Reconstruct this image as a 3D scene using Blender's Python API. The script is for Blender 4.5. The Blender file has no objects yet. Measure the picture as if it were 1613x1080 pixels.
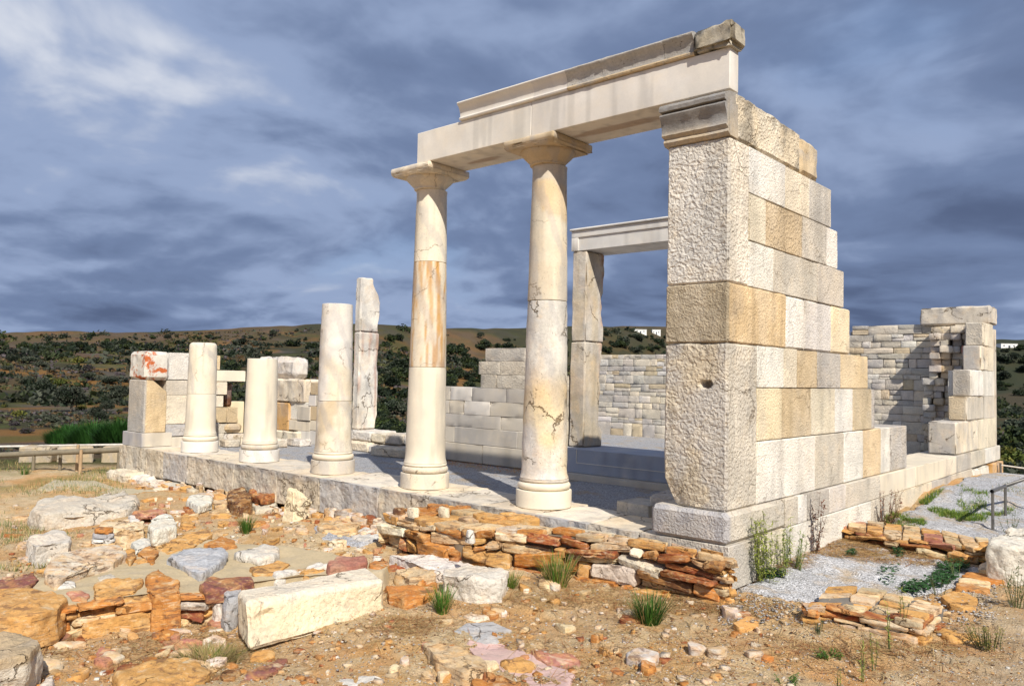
import bpy, bmesh, math, random
import numpy as np
from mathutils import Vector, Matrix
# ---------------------------------------------------------------- camera, world, sun, exposure
CAM = np.array([3.2583, -6.6183, 1.4507]); PITCH, YAW, ROLL, FPX = 0.0433, 0.7230, 0.0205, 1249.63
W0, H0 = 1613, 1080
_fw = np.array([-math.sin(YAW)*math.cos(PITCH), math.cos(YAW)*math.cos(PITCH), math.sin(PITCH)])
_r0 = np.array([math.cos(YAW), math.sin(YAW), 0.]); _u0 = np.cross(_r0, _fw)
_r = _r0*math.cos(ROLL)+_u0*math.sin(ROLL); _u = -_r0*math.sin(ROLL)+_u0*math.cos(ROLL)
S = bpy.context.scene
COL = S.collection
cd = bpy.data.cameras.new("camera"); cam = bpy.data.objects.new("camera", cd); COL.objects.link(cam)
M = Matrix(((_r[0], _u[0], -_fw[0], CAM[0]), (_r[1], _u[1], -_fw[1], CAM[1]), (_r[2], _u[2], -_fw[2], CAM[2]), (0, 0, 0, 1)))
cam.matrix_world = M
cd.sensor_width = 36; cd.lens = 36*FPX/W0; cd.clip_start = .05; cd.clip_end = 6000
S.camera = cam
SUN = Vector((1.0, -.60, 1.05)).normalized()
sl = bpy.data.lights.new("sun", 'SUN'); sl.energy = 4.6; sl.angle = math.radians(.53); sl.color = (1, .93, .81)
so = bpy.data.objects.new("sun", sl); COL.objects.link(so); so.rotation_euler = SUN.to_track_quat('Z', 'Y').to_euler()
so.location = (20, -10, 20)
S.view_settings.view_transform = 'Standard'; S.view_settings.look = 'None'; S.view_settings.exposure = 0.3; S.view_settings.gamma = 1
S.view_settings.use_curve_mapping = False

class NT:
    """tiny node helper"""
    def __init__(s, t): s.t = t; s.n = t.nodes; s.l = t.links
    def _in(s, sock, v):
        if v is None: return
        if hasattr(v, 'is_output') or isinstance(v, bpy.types.NodeSocket): s.l.new(v, sock)
        elif isinstance(v, (tuple, list)) and len(v) == 3 and sock.type == 'RGBA': sock.default_value = (*v, 1)
        else: sock.default_value = v
    def node(s, kind, out=0, props=None, **ins):
        n = s.n.new(kind)
        for k, v in (props or {}).items(): setattr(n, k, v)
        for k, v in ins.items():
            key = k.replace('_', ' ')
            key = int(k[1:]) if k[0] == 'i' and k[1:].isdigit() else key
            s._in(n.inputs[key], v)
        return n.outputs[out]
    def math(s, op, a, b=None, c=None, clamp=False):
        n = s.n.new('ShaderNodeMath'); n.operation = op; n.use_clamp = clamp
        s._in(n.inputs[0], a); s._in(n.inputs[1], b); s._in(n.inputs[2], c); return n.outputs[0]
    def vmath(s, op, a, b=None, sc=None):
        n = s.n.new('ShaderNodeVectorMath'); n.operation = op
        s._in(n.inputs[0], a); s._in(n.inputs[1], b)
        if sc is not None: s._in(n.inputs[3], sc)
        return n.outputs[0]
    def mix(s, f, a, b, mode='MIX'):
        n = s.n.new('ShaderNodeMix'); n.data_type = 'RGBA'; n.blend_type = mode
        s._in(n.inputs[0], f); s._in(n.inputs[6], a); s._in(n.inputs[7], b); return n.outputs[2]
    def noise(s, vec, scale, detail=4, rough=.55, dist=0, out=0):
        return s.node('ShaderNodeTexNoise', out, Vector=vec, Scale=float(scale), Detail=float(detail), Roughness=float(rough), Distortion=float(dist))
    def voro(s, vec, scale, feature='F1', out=0, rnd=1.0):
        n = s.n.new('ShaderNodeTexVoronoi'); n.feature = feature
        s._in(n.inputs['Vector'], vec); n.inputs['Scale'].default_value = scale; n.inputs['Randomness'].default_value = rnd
        return n.outputs[out]
    def ramp(s, f, a, b, va=0., vb=1.):
        n = s.n.new('ShaderNodeMapRange'); n.clamp = True; n.interpolation_type = 'SMOOTHSTEP'
        s._in(n.inputs[0], f); n.inputs[1].default_value = a; n.inputs[2].default_value = b
        n.inputs[3].default_value = va; n.inputs[4].default_value = vb; return n.outputs[0]

wd = bpy.data.worlds.new("World"); S.world = wd; wd.use_nodes = True
t = NT(wd.node_tree); t.n.clear()
sky = t.n.new('ShaderNodeTexSky'); sky.sky_type = 'NISHITA'; sky.sun_disc = False
sky.sun_elevation = math.asin(SUN.z); sky.sun_rotation = math.atan2(SUN.x, SUN.y)
skyc = t.vmath('SCALE', sky.outputs[0], None, .07)
dirv = t.node('ShaderNodeTexCoord', 0)
sx = t.node('ShaderNodeSeparateXYZ', 0, Vector=dirv); sxn = sx.node
zz = t.math('MAXIMUM', sxn.outputs[2], 0.0)
den = t.math('ADD', zz, .24)
cx_ = t.math('DIVIDE', sxn.outputs[0], den); cy_ = t.math('DIVIDE', sxn.outputs[1], den)
cv = t.node('ShaderNodeCombineXYZ', 0, X=cx_, Y=cy_, Z=0.7)
wrp = t.vmath('SCALE', t.noise(cv, 1.1, 3, .5, 0, 1), None, .4)
cw_ = t.vmath('ADD', cv, wrp)
def cloud(off): return t.noise(t.vmath('ADD', cw_, off), .72, 7, .48, .1)
n0 = cloud((4.1, 7.7, 0.)); nl = cloud((4.1-.07, 7.7+.05, 0.)); nb = t.noise(t.vmath('ADD', cv, (9.3, 1.2, 4.)), .55, 3, .5, .2); nf = t.noise(t.vmath('ADD', cw_, (2., 3., 1.)), 3.6, 6, .55, .2)
relief = t.math('MULTIPLY', t.math('SUBTRACT', n0, nl), 3.8)
tone = t.math('ADD', t.math('ADD', t.math('MULTIPLY', t.math('SUBTRACT', n0, .5), 1.5), t.math('MULTIPLY', t.math('SUBTRACT', nb, .5), 1.5)), t.math('ADD', relief, t.math('MULTIPLY', t.math('SUBTRACT', nf, .5), .3)))
side = t.ramp(t.vmath('DOT_PRODUCT', dirv, (float(_r[0]), float(_r[1]), 0.)).node.outputs[1], -.25, .55)
lowz = t.ramp(zz, .36, .04)
tone = t.math('ADD', t.math('SUBTRACT', tone, t.math('MULTIPLY', t.math('MULTIPLY', side, lowz), .28)), .55)
lft = t.math('MULTIPLY', t.ramp(t.vmath('DOT_PRODUCT', dirv, (float(-_r[0]), float(-_r[1]), 0.)).node.outputs[1], .05, .5), t.math('MULTIPLY', t.ramp(zz, .04, .12), t.ramp(zz, .42, .22)))
tone = t.math('ADD', tone, t.math('MULTIPLY', lft, .13))
c1 = t.mix(t.ramp(tone, .0, .38), (.080, .110, .195), (.14, .19, .315))
c2 = t.mix(t.ramp(tone, .34, .66), c1, (.25, .318, .475))
c3 = t.mix(t.ramp(tone, .66, 1.05), c2, (.56, .59, .66))
gap = t.math('MULTIPLY', t.ramp(n0, .60, .70), .35)
fin = t.mix(gap, c3, t.mix(.5, skyc, (.16, .33, .66)))
bg = t.node('ShaderNodeBackground', 0, Color=fin, Strength=1.0)
wo = t.n.new('ShaderNodeOutputWorld'); t.l.new(bg, wo.inputs[0])

# ---------------------------------------------------------------- geometry helpers
def ray(x, y): return _fw+_r*(x-W0/2)/FPX-_u*(y-H0/2)/FPX
def U(x, y, ax, v):
    i = 'xyz'.index(ax); d = ray(x, y); return CAM+d*((v-CAM[i])/d[i])
def onx(px, X, z):   # Y of the point with given X, z seen in photo column px
    k = (px-W0/2)/FPX; q = _r-k*_fw
    return CAM[1]-(q[0]*(X-CAM[0])+q[2]*(z-CAM[2]))/q[1]
def ony(px, Y, z):
    k = (px-W0/2)/FPX; q = _r-k*_fw
    return CAM[0]-(q[1]*(Y-CAM[1])+q[2]*(z-CAM[2]))/q[0]

_perm = {}
def _hash(ix, iy, iz, s):
    h = (ix.astype(np.int64)*73856093) ^ (iy.astype(np.int64)*19349663) ^ (iz.astype(np.int64)*83492791) ^ (s*2654435761)
    h = (h ^ (h >> 13))*1274126177 & 0x7fffffff
    h = h ^ (h >> 16)
    return (h & 0xffff)/32767.5-1.
def vn(P, s=0):
    """value noise, P (N,3) -> (N,) in -1..1"""
    P = np.asarray(P, float); i = np.floor(P); f = P-i; f = f*f*(3-2*f); i = i.astype(np.int64)
    r = 0
    for dx in (0, 1):
        for dy in (0, 1):
            for dz in (0, 1):
                w = (f[:, 0] if dx else 1-f[:, 0])*(f[:, 1] if dy else 1-f[:, 1])*(f[:, 2] if dz else 1-f[:, 2])
                r = r+w*_hash(i[:, 0]+dx, i[:, 1]+dy, i[:, 2]+dz, s)
    return r
def fbm(P, s=0, o=4, g=.5):
    P = np.asarray(P, float); a = 1.; r = 0; t_ = 0
    for k in range(o): r = r+a*vn(P*(2.03**k)+k*17.3, s+k); t_ += a; a *= g
    return r/t_*1.6
def lin(c):
    c = np.array(c, float)/255.; return np.where(c <= .04045, c/12.92, ((c+.055)/1.055)**2.4)

def mesh_obj(name, V, F, mat, col=None, parent=None, smooth=35, origin=None):
    """V (N,3) world coords; F list of index lists or (M,k) array; col (3,) or (N,3)"""
    V = np.asarray(V, float)
    if origin is None:
        origin = np.array(parent['_o']) if parent is not None and '_o' in parent else V.mean(0)*0
    me = bpy.data.meshes.new(name)
    if isinstance(F, np.ndarray):
        k = F.shape[1]; me.vertices.add(len(V)); me.vertices.foreach_set('co', (V-origin).ravel())
        me.loops.add(F.size); me.loops.foreach_set('vertex_index', F.ravel().astype(np.int32))
        me.polygons.add(len(F)); me.polygons.foreach_set('loop_start', np.arange(0, F.size, k, dtype=np.int32))
        me.update(calc_edges=True)
    else:
        me.from_pydata((V-origin).tolist(), [], F); me.update()
    if col is not None:
        a = me.color_attributes.new('Col', 'FLOAT_COLOR', 'POINT')
        c = np.ones((len(V), 4)); c[:, :3] = col; a.data.foreach_set('color', c.ravel())
    if smooth is not None:
        me.polygons.foreach_set('use_smooth', np.ones(len(me.polygons), bool))
        if smooth < 180: me.set_sharp_from_angle(angle=math.radians(smooth))
    me.materials.append(mat)
    o = bpy.data.objects.new(name, me); COL.objects.link(o)
    if parent is not None: o.parent = parent; o.location = origin-np.array(parent['_o']) if '_o' in parent else origin
    else: o.location = origin
    return o
def tag(o, label=None, cat=None, group=None, kind=None):
    for k, v in (('label', label), ('category', cat), ('group', group), ('kind', kind)):
        if v: o[k] = v
    return o
def thing(name, loc, label, cat, group=None):
    e = bpy.data.objects.new(name, None); COL.objects.link(e); e.location = loc; e.empty_display_size = .2
    e['_o'] = [float(a) for a in loc]; return tag(e, label, cat, group)

def hexa(c8, cell=.06, rad=.012, amp=.004, freq=6, seed=0, chip=0.):
    """rounded, roughened block from 8 corners (bottom 4 ccw, top 4 ccw). returns V,F"""
    c = np.array(c8, float)
    L = [np.linalg.norm(c[1]-c[0]), np.linalg.norm(c[3]-c[0]), np.linalg.norm(c[4]-c[0])]
    n = [int(min(96, max(2, math.ceil(l/cell)))) for l in L]
    idx = {}; V = []; F = []
    def key(i, j, k):
        if (i, j, k) not in idx: idx[(i, j, k)] = len(V); V.append((i, j, k))
        return idx[(i, j, k)]
    nx, ny, nz = n
    for i in range(nx):
        for j in range(ny):
            F.append((key(i, j, 0), key(i, j+1, 0), key(i+1, j+1, 0), key(i+1, j, 0)))
            F.append((key(i, j, nz), key(i+1, j, nz), key(i+1, j+1, nz), key(i, j+1, nz)))
    for i in range(nx):
        for k in range(nz):
            F.append((key(i, 0, k), key(i+1, 0, k), key(i+1, 0, k+1), key(i, 0, k+1)))
            F.append((key(i, ny, k), key(i, ny, k+1), key(i+1, ny, k+1), key(i+1, ny, k)))
    for j in range(ny):
        for k in range(nz):
            F.append((key(0, j, k), key(0, j, k+1), key(0, j+1, k+1), key(0, j+1, k)))
            F.append((key(nx, j, k), key(nx, j+1, k), key(nx, j+1, k+1), key(nx, j, k+1)))
    Q = np.array(V, float)
    # warp params so that there is a tight row next to each edge, then round
    Pm = np.empty_like(Q); N = np.zeros_like(Q)
    for a in range(3):
        u_ = Q[:, a]/n[a]; e = min(.25, rad/L[a])
        if n[a] >= 4:
            g = np.where(Q[:, a] == 0, 0, np.where(Q[:, a] == n[a], 1, e+(1-2*e)*(Q[:, a]-1)/(n[a]-2)))
        else: g = u_
        Pm[:, a] = g
        N[:, a] = np.where(g <= 1e-6, -1, np.where(g >= 1-1e-6, 1, 0))
    u_, v_, w_ = Pm[:, 0:1], Pm[:, 1:2], Pm[:, 2:3]
    P = ((1-u_)*(1-v_)*(1-w_)*c[0]+u_*(1-v_)*(1-w_)*c[1]+u_*v_*(1-w_)*c[2]+(1-u_)*v_*(1-w_)*c[3] +
         (1-u_)*(1-v_)*w_*c[4]+u_*(1-v_)*w_*c[5]+u_*v_*w_*c[6]+(1-u_)*v_*w_*c[7])
    ax = [(c[1]-c[0])/max(L[0], 1e-6), (c[3]-c[0])/max(L[1], 1e-6), (c[4]-c[0])/max(L[2], 1e-6)]
    nrm = N[:, 0:1]*ax[0]+N[:, 1:2]*ax[1]+N[:, 2:3]*ax[2]
    cnt = np.abs(N).sum(1, keepdims=True)
    # pull corners/edges in
    P = P-nrm*np.where(cnt > 1, rad*.5, 0)
    if chip:
        q = np.maximum(0, fbm(P*freq*.7+seed*3.1, seed+5, 3)-.12)
        P = P-nrm*np.where(cnt > 1, 1, .0)*(q*chip)[:, None]
    d = fbm(P*freq+seed*7.7, seed, 4)*amp
    P = P+nrm/np.maximum(1, np.linalg.norm(nrm, axis=1, keepdims=True))*d[:, None]
    return P, np.array(F)
def box8(x0, x1, y0, y1, z0, z1):
    return [(x0, y0, z0), (x1, y0, z0), (x1, y1, z0), (x0, y1, z0), (x0, y0, z1), (x1, y0, z1), (x1, y1, z1), (x0, y1, z1)]
def merge(L):
    V = []; F = []; C = []; n = 0
    for (v, f, c) in L:
        V.append(v); F.append(f+n); C.append(np.broadcast_to(np.array(c, float), (len(v), 3))); n += len(v)
    return np.vstack(V), np.vstack(F), np.vstack(C)
def slabpoly(P2, ztop, h, cell=.04, bev=.02, amp=.012, freq=7, seed=0, flare=.0, tilt=(0, 0), layered=0., base=None):
    """stone: polygon P2 [(x,y)..] at ztop, going down h. bmesh -> V, F(tris)"""
    bm = bmesh.new(); c = np.mean(P2, axis=0)
    A = sum(P2[i][0]*P2[(i+1) % len(P2)][1]-P2[(i+1) % len(P2)][0]*P2[i][1] for i in range(len(P2)))
    if A < 0: P2 = P2[::-1]
    zt = lambda p: ztop+tilt[0]*(p[0]-c[0])+tilt[1]*(p[1]-c[1])
    top = [bm.verts.new((p[0], p[1], zt(p))) for p in P2]
    bot = [bm.verts.new((c[0]+(p[0]-c[0])*(1+flare), c[1]+(p[1]-c[1])*(1+flare), ztop-h)) for p in P2]
    bm.faces.new(top); bm.faces.new(bot[::-1])
    n = len(top)
    for i in range(n): bm.faces.new((bot[i], bot[(i+1) % n], top[(i+1) % n], top[i]))
    bmesh.ops.bevel(bm, geom=bm.edges[:], offset=bev, offset_type='OFFSET', segments=2, profile=.6, affect='EDGES', clamp_overlap=True)
    bmesh.ops.triangulate(bm, faces=bm.faces[:])
    for it in range(7):
        E = [e for e in bm.edges if e.calc_length() > cell*1.5]
        if not E or len(bm.verts) > 9000: break
        bmesh.ops.subdivide_edges(bm, edges=E, cuts=1)
        bmesh.ops.triangulate(bm, faces=[f for f in bm.faces if len(f.verts) > 3])
    bm.normal_update()
    V = np.array([v.co[:] for v in bm.verts]); N = np.array([v.normal[:] for v in bm.verts])
    F = np.array([[v.index for v in f.verts] for f in bm.faces]) if bm.verts.index_update() is None else None
    bm.free()
    d = fbm(V*freq*.45+seed*5.3, seed, 3)*amp*1.6+fbm(V*freq*2+seed, seed+9, 3)*amp*.5
    if layered:
        q = (V[:, 2]+.25*V[:, 0]*0+fbm(V*3+seed, seed+3, 2)*.02)*38
        d = d+(np.abs(q-np.floor(q)-.5)-.25)*layered*(1-np.abs(N[:, 2]))*2
    V = V+N*d[:, None]
    return V, F

# ---------------------------------------------------------------- materials
def mat_stone(name, topsmooth=False, bump=.35, bdist=.01, peck=0., peck_scale=42, stain=(.62, .40, .20), stain_amt=.35, grey_amt=.3, vein=0., spots=.3, sat_noise=.2, rough=.85, layer=0., crack=0., fine=110, contrast=.25, patch=None):
    m = bpy.data.materials.new(name); m.use_nodes = True; t = NT(m.node_tree)
    bs = t.n['Principled BSDF']
    tc = t.node('ShaderNodeTexCoord', 3)
    oi = t.n.new('ShaderNodeObjectInfo')
    v = t.vmath('ADD', tc, t.node('ShaderNodeCombineXYZ', 0, X=t.math('MULTIPLY', oi.outputs['Random'], 37.), Y=t.math('MULTIPLY', oi.outputs['Random'], 91.), Z=0.0))
    col = t.node('ShaderNodeAttribute', 0, {'attribute_name': 'Col'})
    big = t.noise(v, 1.6, 6, .6, .4); med = t.noise(t.vmath('ADD', v, (5, 3, 9)), 5.5, 7, .62, .3); fin = t.noise(v, 38, 5, .65)
    c = t.mix(t.math('MULTIPLY', t.ramp(big, .48, .66), stain_amt), col, t.mix(.5, col, stain))
    c = t.mix(t.math('MULTIPLY', t.ramp(med, .52, .70), stain_amt*.8), c, t.mix(.65, c, stain))
    gn = t.noise(t.vmath('ADD', v, (11, 2, 4)), 3.2, 7, .65, .5)
    c = t.mix(t.math('MULTIPLY', t.ramp(gn, .5, .68), grey_amt), c, t.mix(.6, c, (.30, .31, .33)))
    if vein:
        w = t.n.new('ShaderNodeTexWave'); w.wave_type = 'BANDS'; w.bands_direction = 'DIAGONAL'
        t.l.new(t.vmath('MULTIPLY', v, (1.0, 1.0, .45)), w.inputs['Vector']); w.inputs['Scale'].default_value = 1.3
        w.inputs['Distortion'].default_value = 9; w.inputs['Detail'].default_value = 4; w.inputs['Detail Scale'].default_value = 1.3
        c = t.mix(t.math('MULTIPLY', t.ramp(w.outputs[1], .55, .95), vein), c, t.mix(.6, c, (.33, .33, .36)))
    if layer:
        lv = t.vmath('MULTIPLY', v, (3., 5., 13.))
        ln = t.noise(lv, 1.5, 6, .65, .6)
        c = t.mix(t.math('MULTIPLY', t.ramp(ln, .42, .62), layer), c, t.mix(.7, c, stain))
        ln2 = t.noise(t.vmath('ADD', v, (3, 8, 1)), 6.5, 7, .7, .9)
        ln3 = t.noise(t.vmath('ADD', t.vmath('MULTIPLY', v, (1.2, 1.2, 6.)), (6, 1, 7)), 5.5, 6, .68, .5)
        c = t.mix(t.math('MULTIPLY', t.ramp(ln2, .52, .62), layer*.7), c, (.62, .42, .20))
        c = t.mix(t.math('MULTIPLY', t.ramp(ln3, .47, .38), layer*.95), c, (.16, .085, .05))
        c = t.mix(t.math('MULTIPLY', t.ramp(ln3, .56, .64), layer*.6), c, (.62, .52, .37))
    if crack:
        wc = t.vmath('ADD', v, t.vmath('SCALE', t.noise(v, 3., 5, .6, 0, 1), None, .5))
        ce = t.voro(wc, 1.5, 'DISTANCE_TO_EDGE'); cm = t.math('MULTIPLY', t.ramp(ce, .016, .004), t.ramp(t.noise(t.vmath('ADD', v, (4, 4, 9)), 2.2, 3), .48, .58))
        cm = t.math('MULTIPLY', cm, crack); c = t.mix(cm, c, t.mix(1.0, c, (.30, .25, .20), 'MULTIPLY'))
    if patch:
        pn = t.noise(t.vmath('ADD', v, (1, 22, 6)), patch[3], 7, .68, .4)
        c = t.mix(t.ramp(pn, patch[1], patch[2]), c, patch[0])
    val = t.math('ADD', t.math('MULTIPLY', t.math('SUBTRACT', fin, .5), contrast*2), 1.0)
    val = t.math('MULTIPLY', val, t.math('ADD', t.math('MULTIPLY', t.math('SUBTRACT', med, .5), contrast*1.6), 1.0))
    c = t.mix(1.0, c, t.node('ShaderNodeCombineXYZ', 0, X=val, Y=val, Z=val), 'MULTIPLY')
    if spots:
        sp = t.noise(t.vmath('ADD', v, (7, 7, 7)), 62, 3, .6); sp2 = t.noise(v, 4, 4, .6)
        c = t.mix(t.math('MULTIPLY', t.math('MULTIPLY', t.ramp(sp, .60, .70), t.ramp(sp2, .45, .6)), spots), c, (.10, .085, .07))
    t.l.new(c, bs.inputs['Base Color']); bs.inputs['Roughness'].default_value = rough
    bs.inputs['Specular IOR Level'].default_value = .25
    h = t.math('ADD', t.math('MULTIPLY', t.noise(v, 14, 6, .65), .7), t.math('MULTIPLY', t.noise(v, fine, 3, .6), .35))
    if peck:
        wv = t.vmath('ADD', v, t.vmath('SCALE', t.noise(v, 16, 3, .5, 0, 1), None, .06))
        pk = t.voro(wv, peck_scale, 'SMOOTH_F1'); pk2 = t.noise(wv, peck_scale*.8, 2, .5)
        pp = t.math('MULTIPLY', t.math('ADD', pk, pk2), peck)
        if topsmooth:
            gz = t.n.new('ShaderNodeSeparateXYZ'); t.l.new(t.node('ShaderNodeNewGeometry', 1), gz.inputs[0])
            pp = t.math('MULTIPLY', pp, t.ramp(gz.outputs[2], .85, .5))
        h = t.math('ADD', h, pp)
    if crack: h = t.math('SUBTRACT', h, t.math('MULTIPLY', cm, 1.2))
    if layer:
        h = t.math('ADD', h, t.math('MULTIPLY', ln, layer*1.2))
    b = t.node('ShaderNodeBump', 0, Strength=bump, Distance=bdist, Height=h)
    t.l.new(b, bs.inputs['Normal'])
    return m
MAT = {}
MAT['rough'] = mat_stone('pecked_marble', crack=.6, bump=.9, bdist=.013, peck=1.3, peck_scale=38, stain=(.64, .48, .28), stain_amt=.35, grey_amt=.22, spots=.45, contrast=.22)
MAT['tool'] = mat_stone('tooled_marble', crack=0.35, bump=.9, bdist=.010, peck=1.0, peck_scale=52, stain=(.68, .55, .38), stain_amt=.4, grey_amt=.28, spots=.6, contrast=.28)
MAT['new'] = mat_stone('new_marble', bump=.3, bdist=.004, stain=(.78, .62, .40), stain_amt=.22, grey_amt=.10, vein=.14, spots=.05, contrast=.07, rough=.65)
MAT['old'] = mat_stone('weathered_marble', crack=0.9, bump=.9, bdist=.014, stain=(.66, .45, .24), stain_amt=.55, grey_amt=.35, vein=.4, spots=.8, contrast=.28)
MAT['drum'] = mat_stone('column_marble', crack=0.55, bump=.45, bdist=.006, stain=(.68, .50, .30), stain_amt=.4, grey_amt=.25, vein=.5, spots=.5, contrast=.16, rough=.7)
MAT['lichen'] = mat_stone('lichened_marble', bump=.9, bdist=.014, stain=(.40, .37, .33), stain_amt=.5, grey_amt=.7, spots=.9, contrast=.3)
MAT['redlichen'] = mat_stone('red_lichened_marble', bump=.8, bdist=.014, stain=(.5, .42, .34), stain_amt=.4, grey_amt=.3, spots=.5, contrast=.2, patch=((.50, .13, .04), .52, .58, 3.2))
MAT['schist'] = mat_stone('schist', crack=0.8, bump=.9, bdist=.014, stain=(.54, .28, .09), stain_amt=.6, grey_amt=.15, spots=.6, contrast=.4, layer=.75)
MAT['boulder'] = mat_stone('boulder_marble', crack=0.8, bump=1.0, bdist=.022, peck=.6, peck_scale=22, stain=(.66, .48, .30), stain_amt=.6, grey_amt=.38, spots=.7, contrast=.4)
MAT['step'] = mat_stone('worn_step_marble', crack=0.8, topsmooth=True, bump=.9, bdist=.016, peck=1.2, peck_scale=16, stain=(.60, .44, .27), stain_amt=.6, grey_amt=.35, vein=.2, spots=.6, contrast=.3)
MAT['mortar'] = mat_stone('lime_mortar', bump=.6, bdist=.01, stain=(.38, .30, .20), stain_amt=.5, grey_amt=.3, spots=.5, contrast=.25)
C = {k: lin(v)*s for k, (v, s) in dict(
    W=((234, 229, 220), .9), P=((226, 220, 212), .9), K=((232, 220, 198), .88), T=((208, 190, 160), .88), N=((224, 200, 162), .9),
    G=((196, 190, 182), .85), D=((150, 146, 142), .8), Y=((236, 218, 182), .88), O=((192, 124, 60), .85), R=((150, 76, 46), .85), B=((104, 66, 44), .85),
    S=((186, 184, 186), .9), X=((214, 205, 190), .85), Q=((190, 128, 112), .8), V=((140, 88, 84), .75), L=((208, 160, 96), .88), Z=((198, 198, 202), .88),
    H=((204, 182, 148), .9)).items()}
def jit(c, r, a=.06):
    k = 1+r.uniform(-a, a); return np.clip(np.array(c)*np.array([k*(1+r.uniform(-a, a)*.3), k, k*(1+r.uniform(-a, a)*.5)]), .01, .88)
def smooth01(a, b, x): k = np.clip((x-a)/(b-a), 0, 1); return k*k*(3-2*k)
# ---------------------------------------------------------------- terrain
CP = np.array([(-12.9, -.6, -.6), (-11, -.5, -.6), (-9, -.5, -.53), (-7.7, -.5, -.55), (-4.7, -.6, -.48), (-2, -.7, -.5), (-.1, -.7, -.5), (.6, .2, -.47), (.3, .6, -.40),
    (.15, 1.6, -.38), (.2, 3, -.38), (.3, 5, -.27), (.4, 6.7, -.12), (.3, 8.2, -.09), (.4, 9.6, -.14), (.5, 12.2, -.42), (1.3, 3.4, -.40), (1.3, 5.5, -.32), (2.5, 8, -.35), (1.2, 1.8, -.45),
    (3, -6.6, -.42), (-2, -4, -.68), (-3.6, -2.6, -.66), (-1, -2, -.58), (0, -3.5, -.6), (2, -1, -.5), (2.5, 1, -.42), (4, -3, -.45), (4.5, 3, -.4), (-6, -3, -.68), (-9, -3, -.68), (-13.8, -1.1, -.62),
    (-14, 2, -.7), (-17, -4, -.8), (-16, 6, -1.0), (-12, 14, -1.2), (-6, 14, -1.2), (1, 14, -.8), (2, 18, -1.3), (5, 12, -.9), (9, 6, -.8), (8, -6, -.4), (-6, -9, -.6), (3, -12, -.4), (-14, -8, -.8)])
YSKY = np.array([(-400, 520), (0, 530), (200, 531), (330, 528), (480, 519), (600, 520), (700, 526), (800, 527), (900, 522), (1000, 523), (1100, 528), (1300, 540), (1613, 545), (2000, 540)], float)
def near_h(x, y):
    d2 = (x[:, None]-CP[:, 0])**2+(y[:, None]-CP[:, 1])**2+.12
    w = d2**-1.6
    return (w*CP[:, 2]).sum(1)/w.sum(1)
def far_h(x, y):
    dx, dy = x-CAM[0], y-CAM[1]; r = np.hypot(dx, dy)
    f = dx*_fw[0]+dy*_fw[1]; s = dx*_r[0]+dy*_r[1]
    px = np.where(f > .15*r, 806.5+FPX*s/np.maximum(f, 1e-3), np.where(s > 0, 2000, -400)); px = np.clip(px, -400, 2000)
    ys = np.interp(px, YSKY[:, 0], YSKY[:, 1])+2.0*vn(np.c_[px*.013, px*0, px*0], 3)+1.2*vn(np.c_[px*.05, px*0, px*0], 4)
    yh = 585+.0218*px
    ca = FPX/np.sqrt(FPX**2+(px-806.5)**2)
    R = np.interp(px, [-400, 600, 1000, 1300, 2000], [300, 300, 430, 640, 700])
    ridge = CAM[2]+R*ca*(yh-ys)/FPX
    g = np.interp(px, [-400, 500, 900, 1300, 2000], [0, .1, .5, 1, 1])
    v1 = -2.3-1.2*g; v2 = -1.6-5*g; v3 = (CAM[2]+(ridge-CAM[2])*.30)*(1-g)-7*g; v4 = ridge*.62*(1-g)+g*1.0
    q = r/R
    out = np.zeros_like(r)
    k0 = np.clip((r-24)/24, 0, 1); k0 = k0*k0*(3-2*k0)
    out = -1.0+(v1+1.0)*k0
    k1 = np.clip((r-48)/40, 0, 1); out = out+(v2-v1)*k1
    k2 = np.clip((r-88)/(R*.55-88), 0, 1); k2 = k2*k2*(3-2*k2)*.5+k2*.5; out = out+(v3-v2)*k2
    k3 = np.clip((q-.55)/.25, 0, 1); out = out+(v4-v3)*k3
    k4 = np.clip((q-.8)/.2, 0, 1); out = out+(ridge-v4)*np.sin(k4*math.pi/2)
    k5 = np.clip((q-1.02)/.5, 0, 1); out = out-(ridge+6)*k5
    am = np.clip((r-30)/120, 0, 1)*(1-np.clip((q-.75)/.2, 0, 1))
    out = out+am*(1.6*fbm(np.c_[x*.018, y*.018, x*0], 11, 4))
    # terraces on the left slope
    tm = np.clip((r-55)/20, 0, 1)*(1-np.clip((r-150)/30, 0, 1))*np.clip((520-px)/80, 0, 1)
    st = out/1.1; fr = st-np.floor(st); sh = np.floor(st)+np.clip((fr-.72)/.28, 0, 1)
    out = out*(1-tm*.75)+sh*1.1*tm*.75
    return out
def HG(x, y):
    x = np.atleast_1d(np.asarray(x, float)); y = np.atleast_1d(np.asarray(y, float))
    r = np.hypot(x-CAM[0], y-CAM[1])
    k = np.clip((r-22)/10, 0, 1); k = k*k*(3-2*k)
    n = near_h(x, y)*(1-k)+far_h(x, y)*k if True else 0
    P = np.c_[x, y, x*0]
    fade = np.clip(1-r/40, 0, 1)
    rk = fbm(P*np.array([1.6, 2.6, 1])+4, 24, 4); n = n+fade*(.024*fbm(P*1.3, 21, 4)+.018*fbm(P*5, 22, 4)+.009*np.abs(fbm(P*22, 23, 2))+.035*smooth01(.08, .2, rk)*(1+.5*fbm(P*9, 25, 3)))
    inside = (x > -12.3) & (x < -.1) & (y > .2) & (y < 11.8)
    return np.where(inside, np.minimum(n, -.4), n)
def GH(x, y): return float(HG(x, y)[0])
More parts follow.
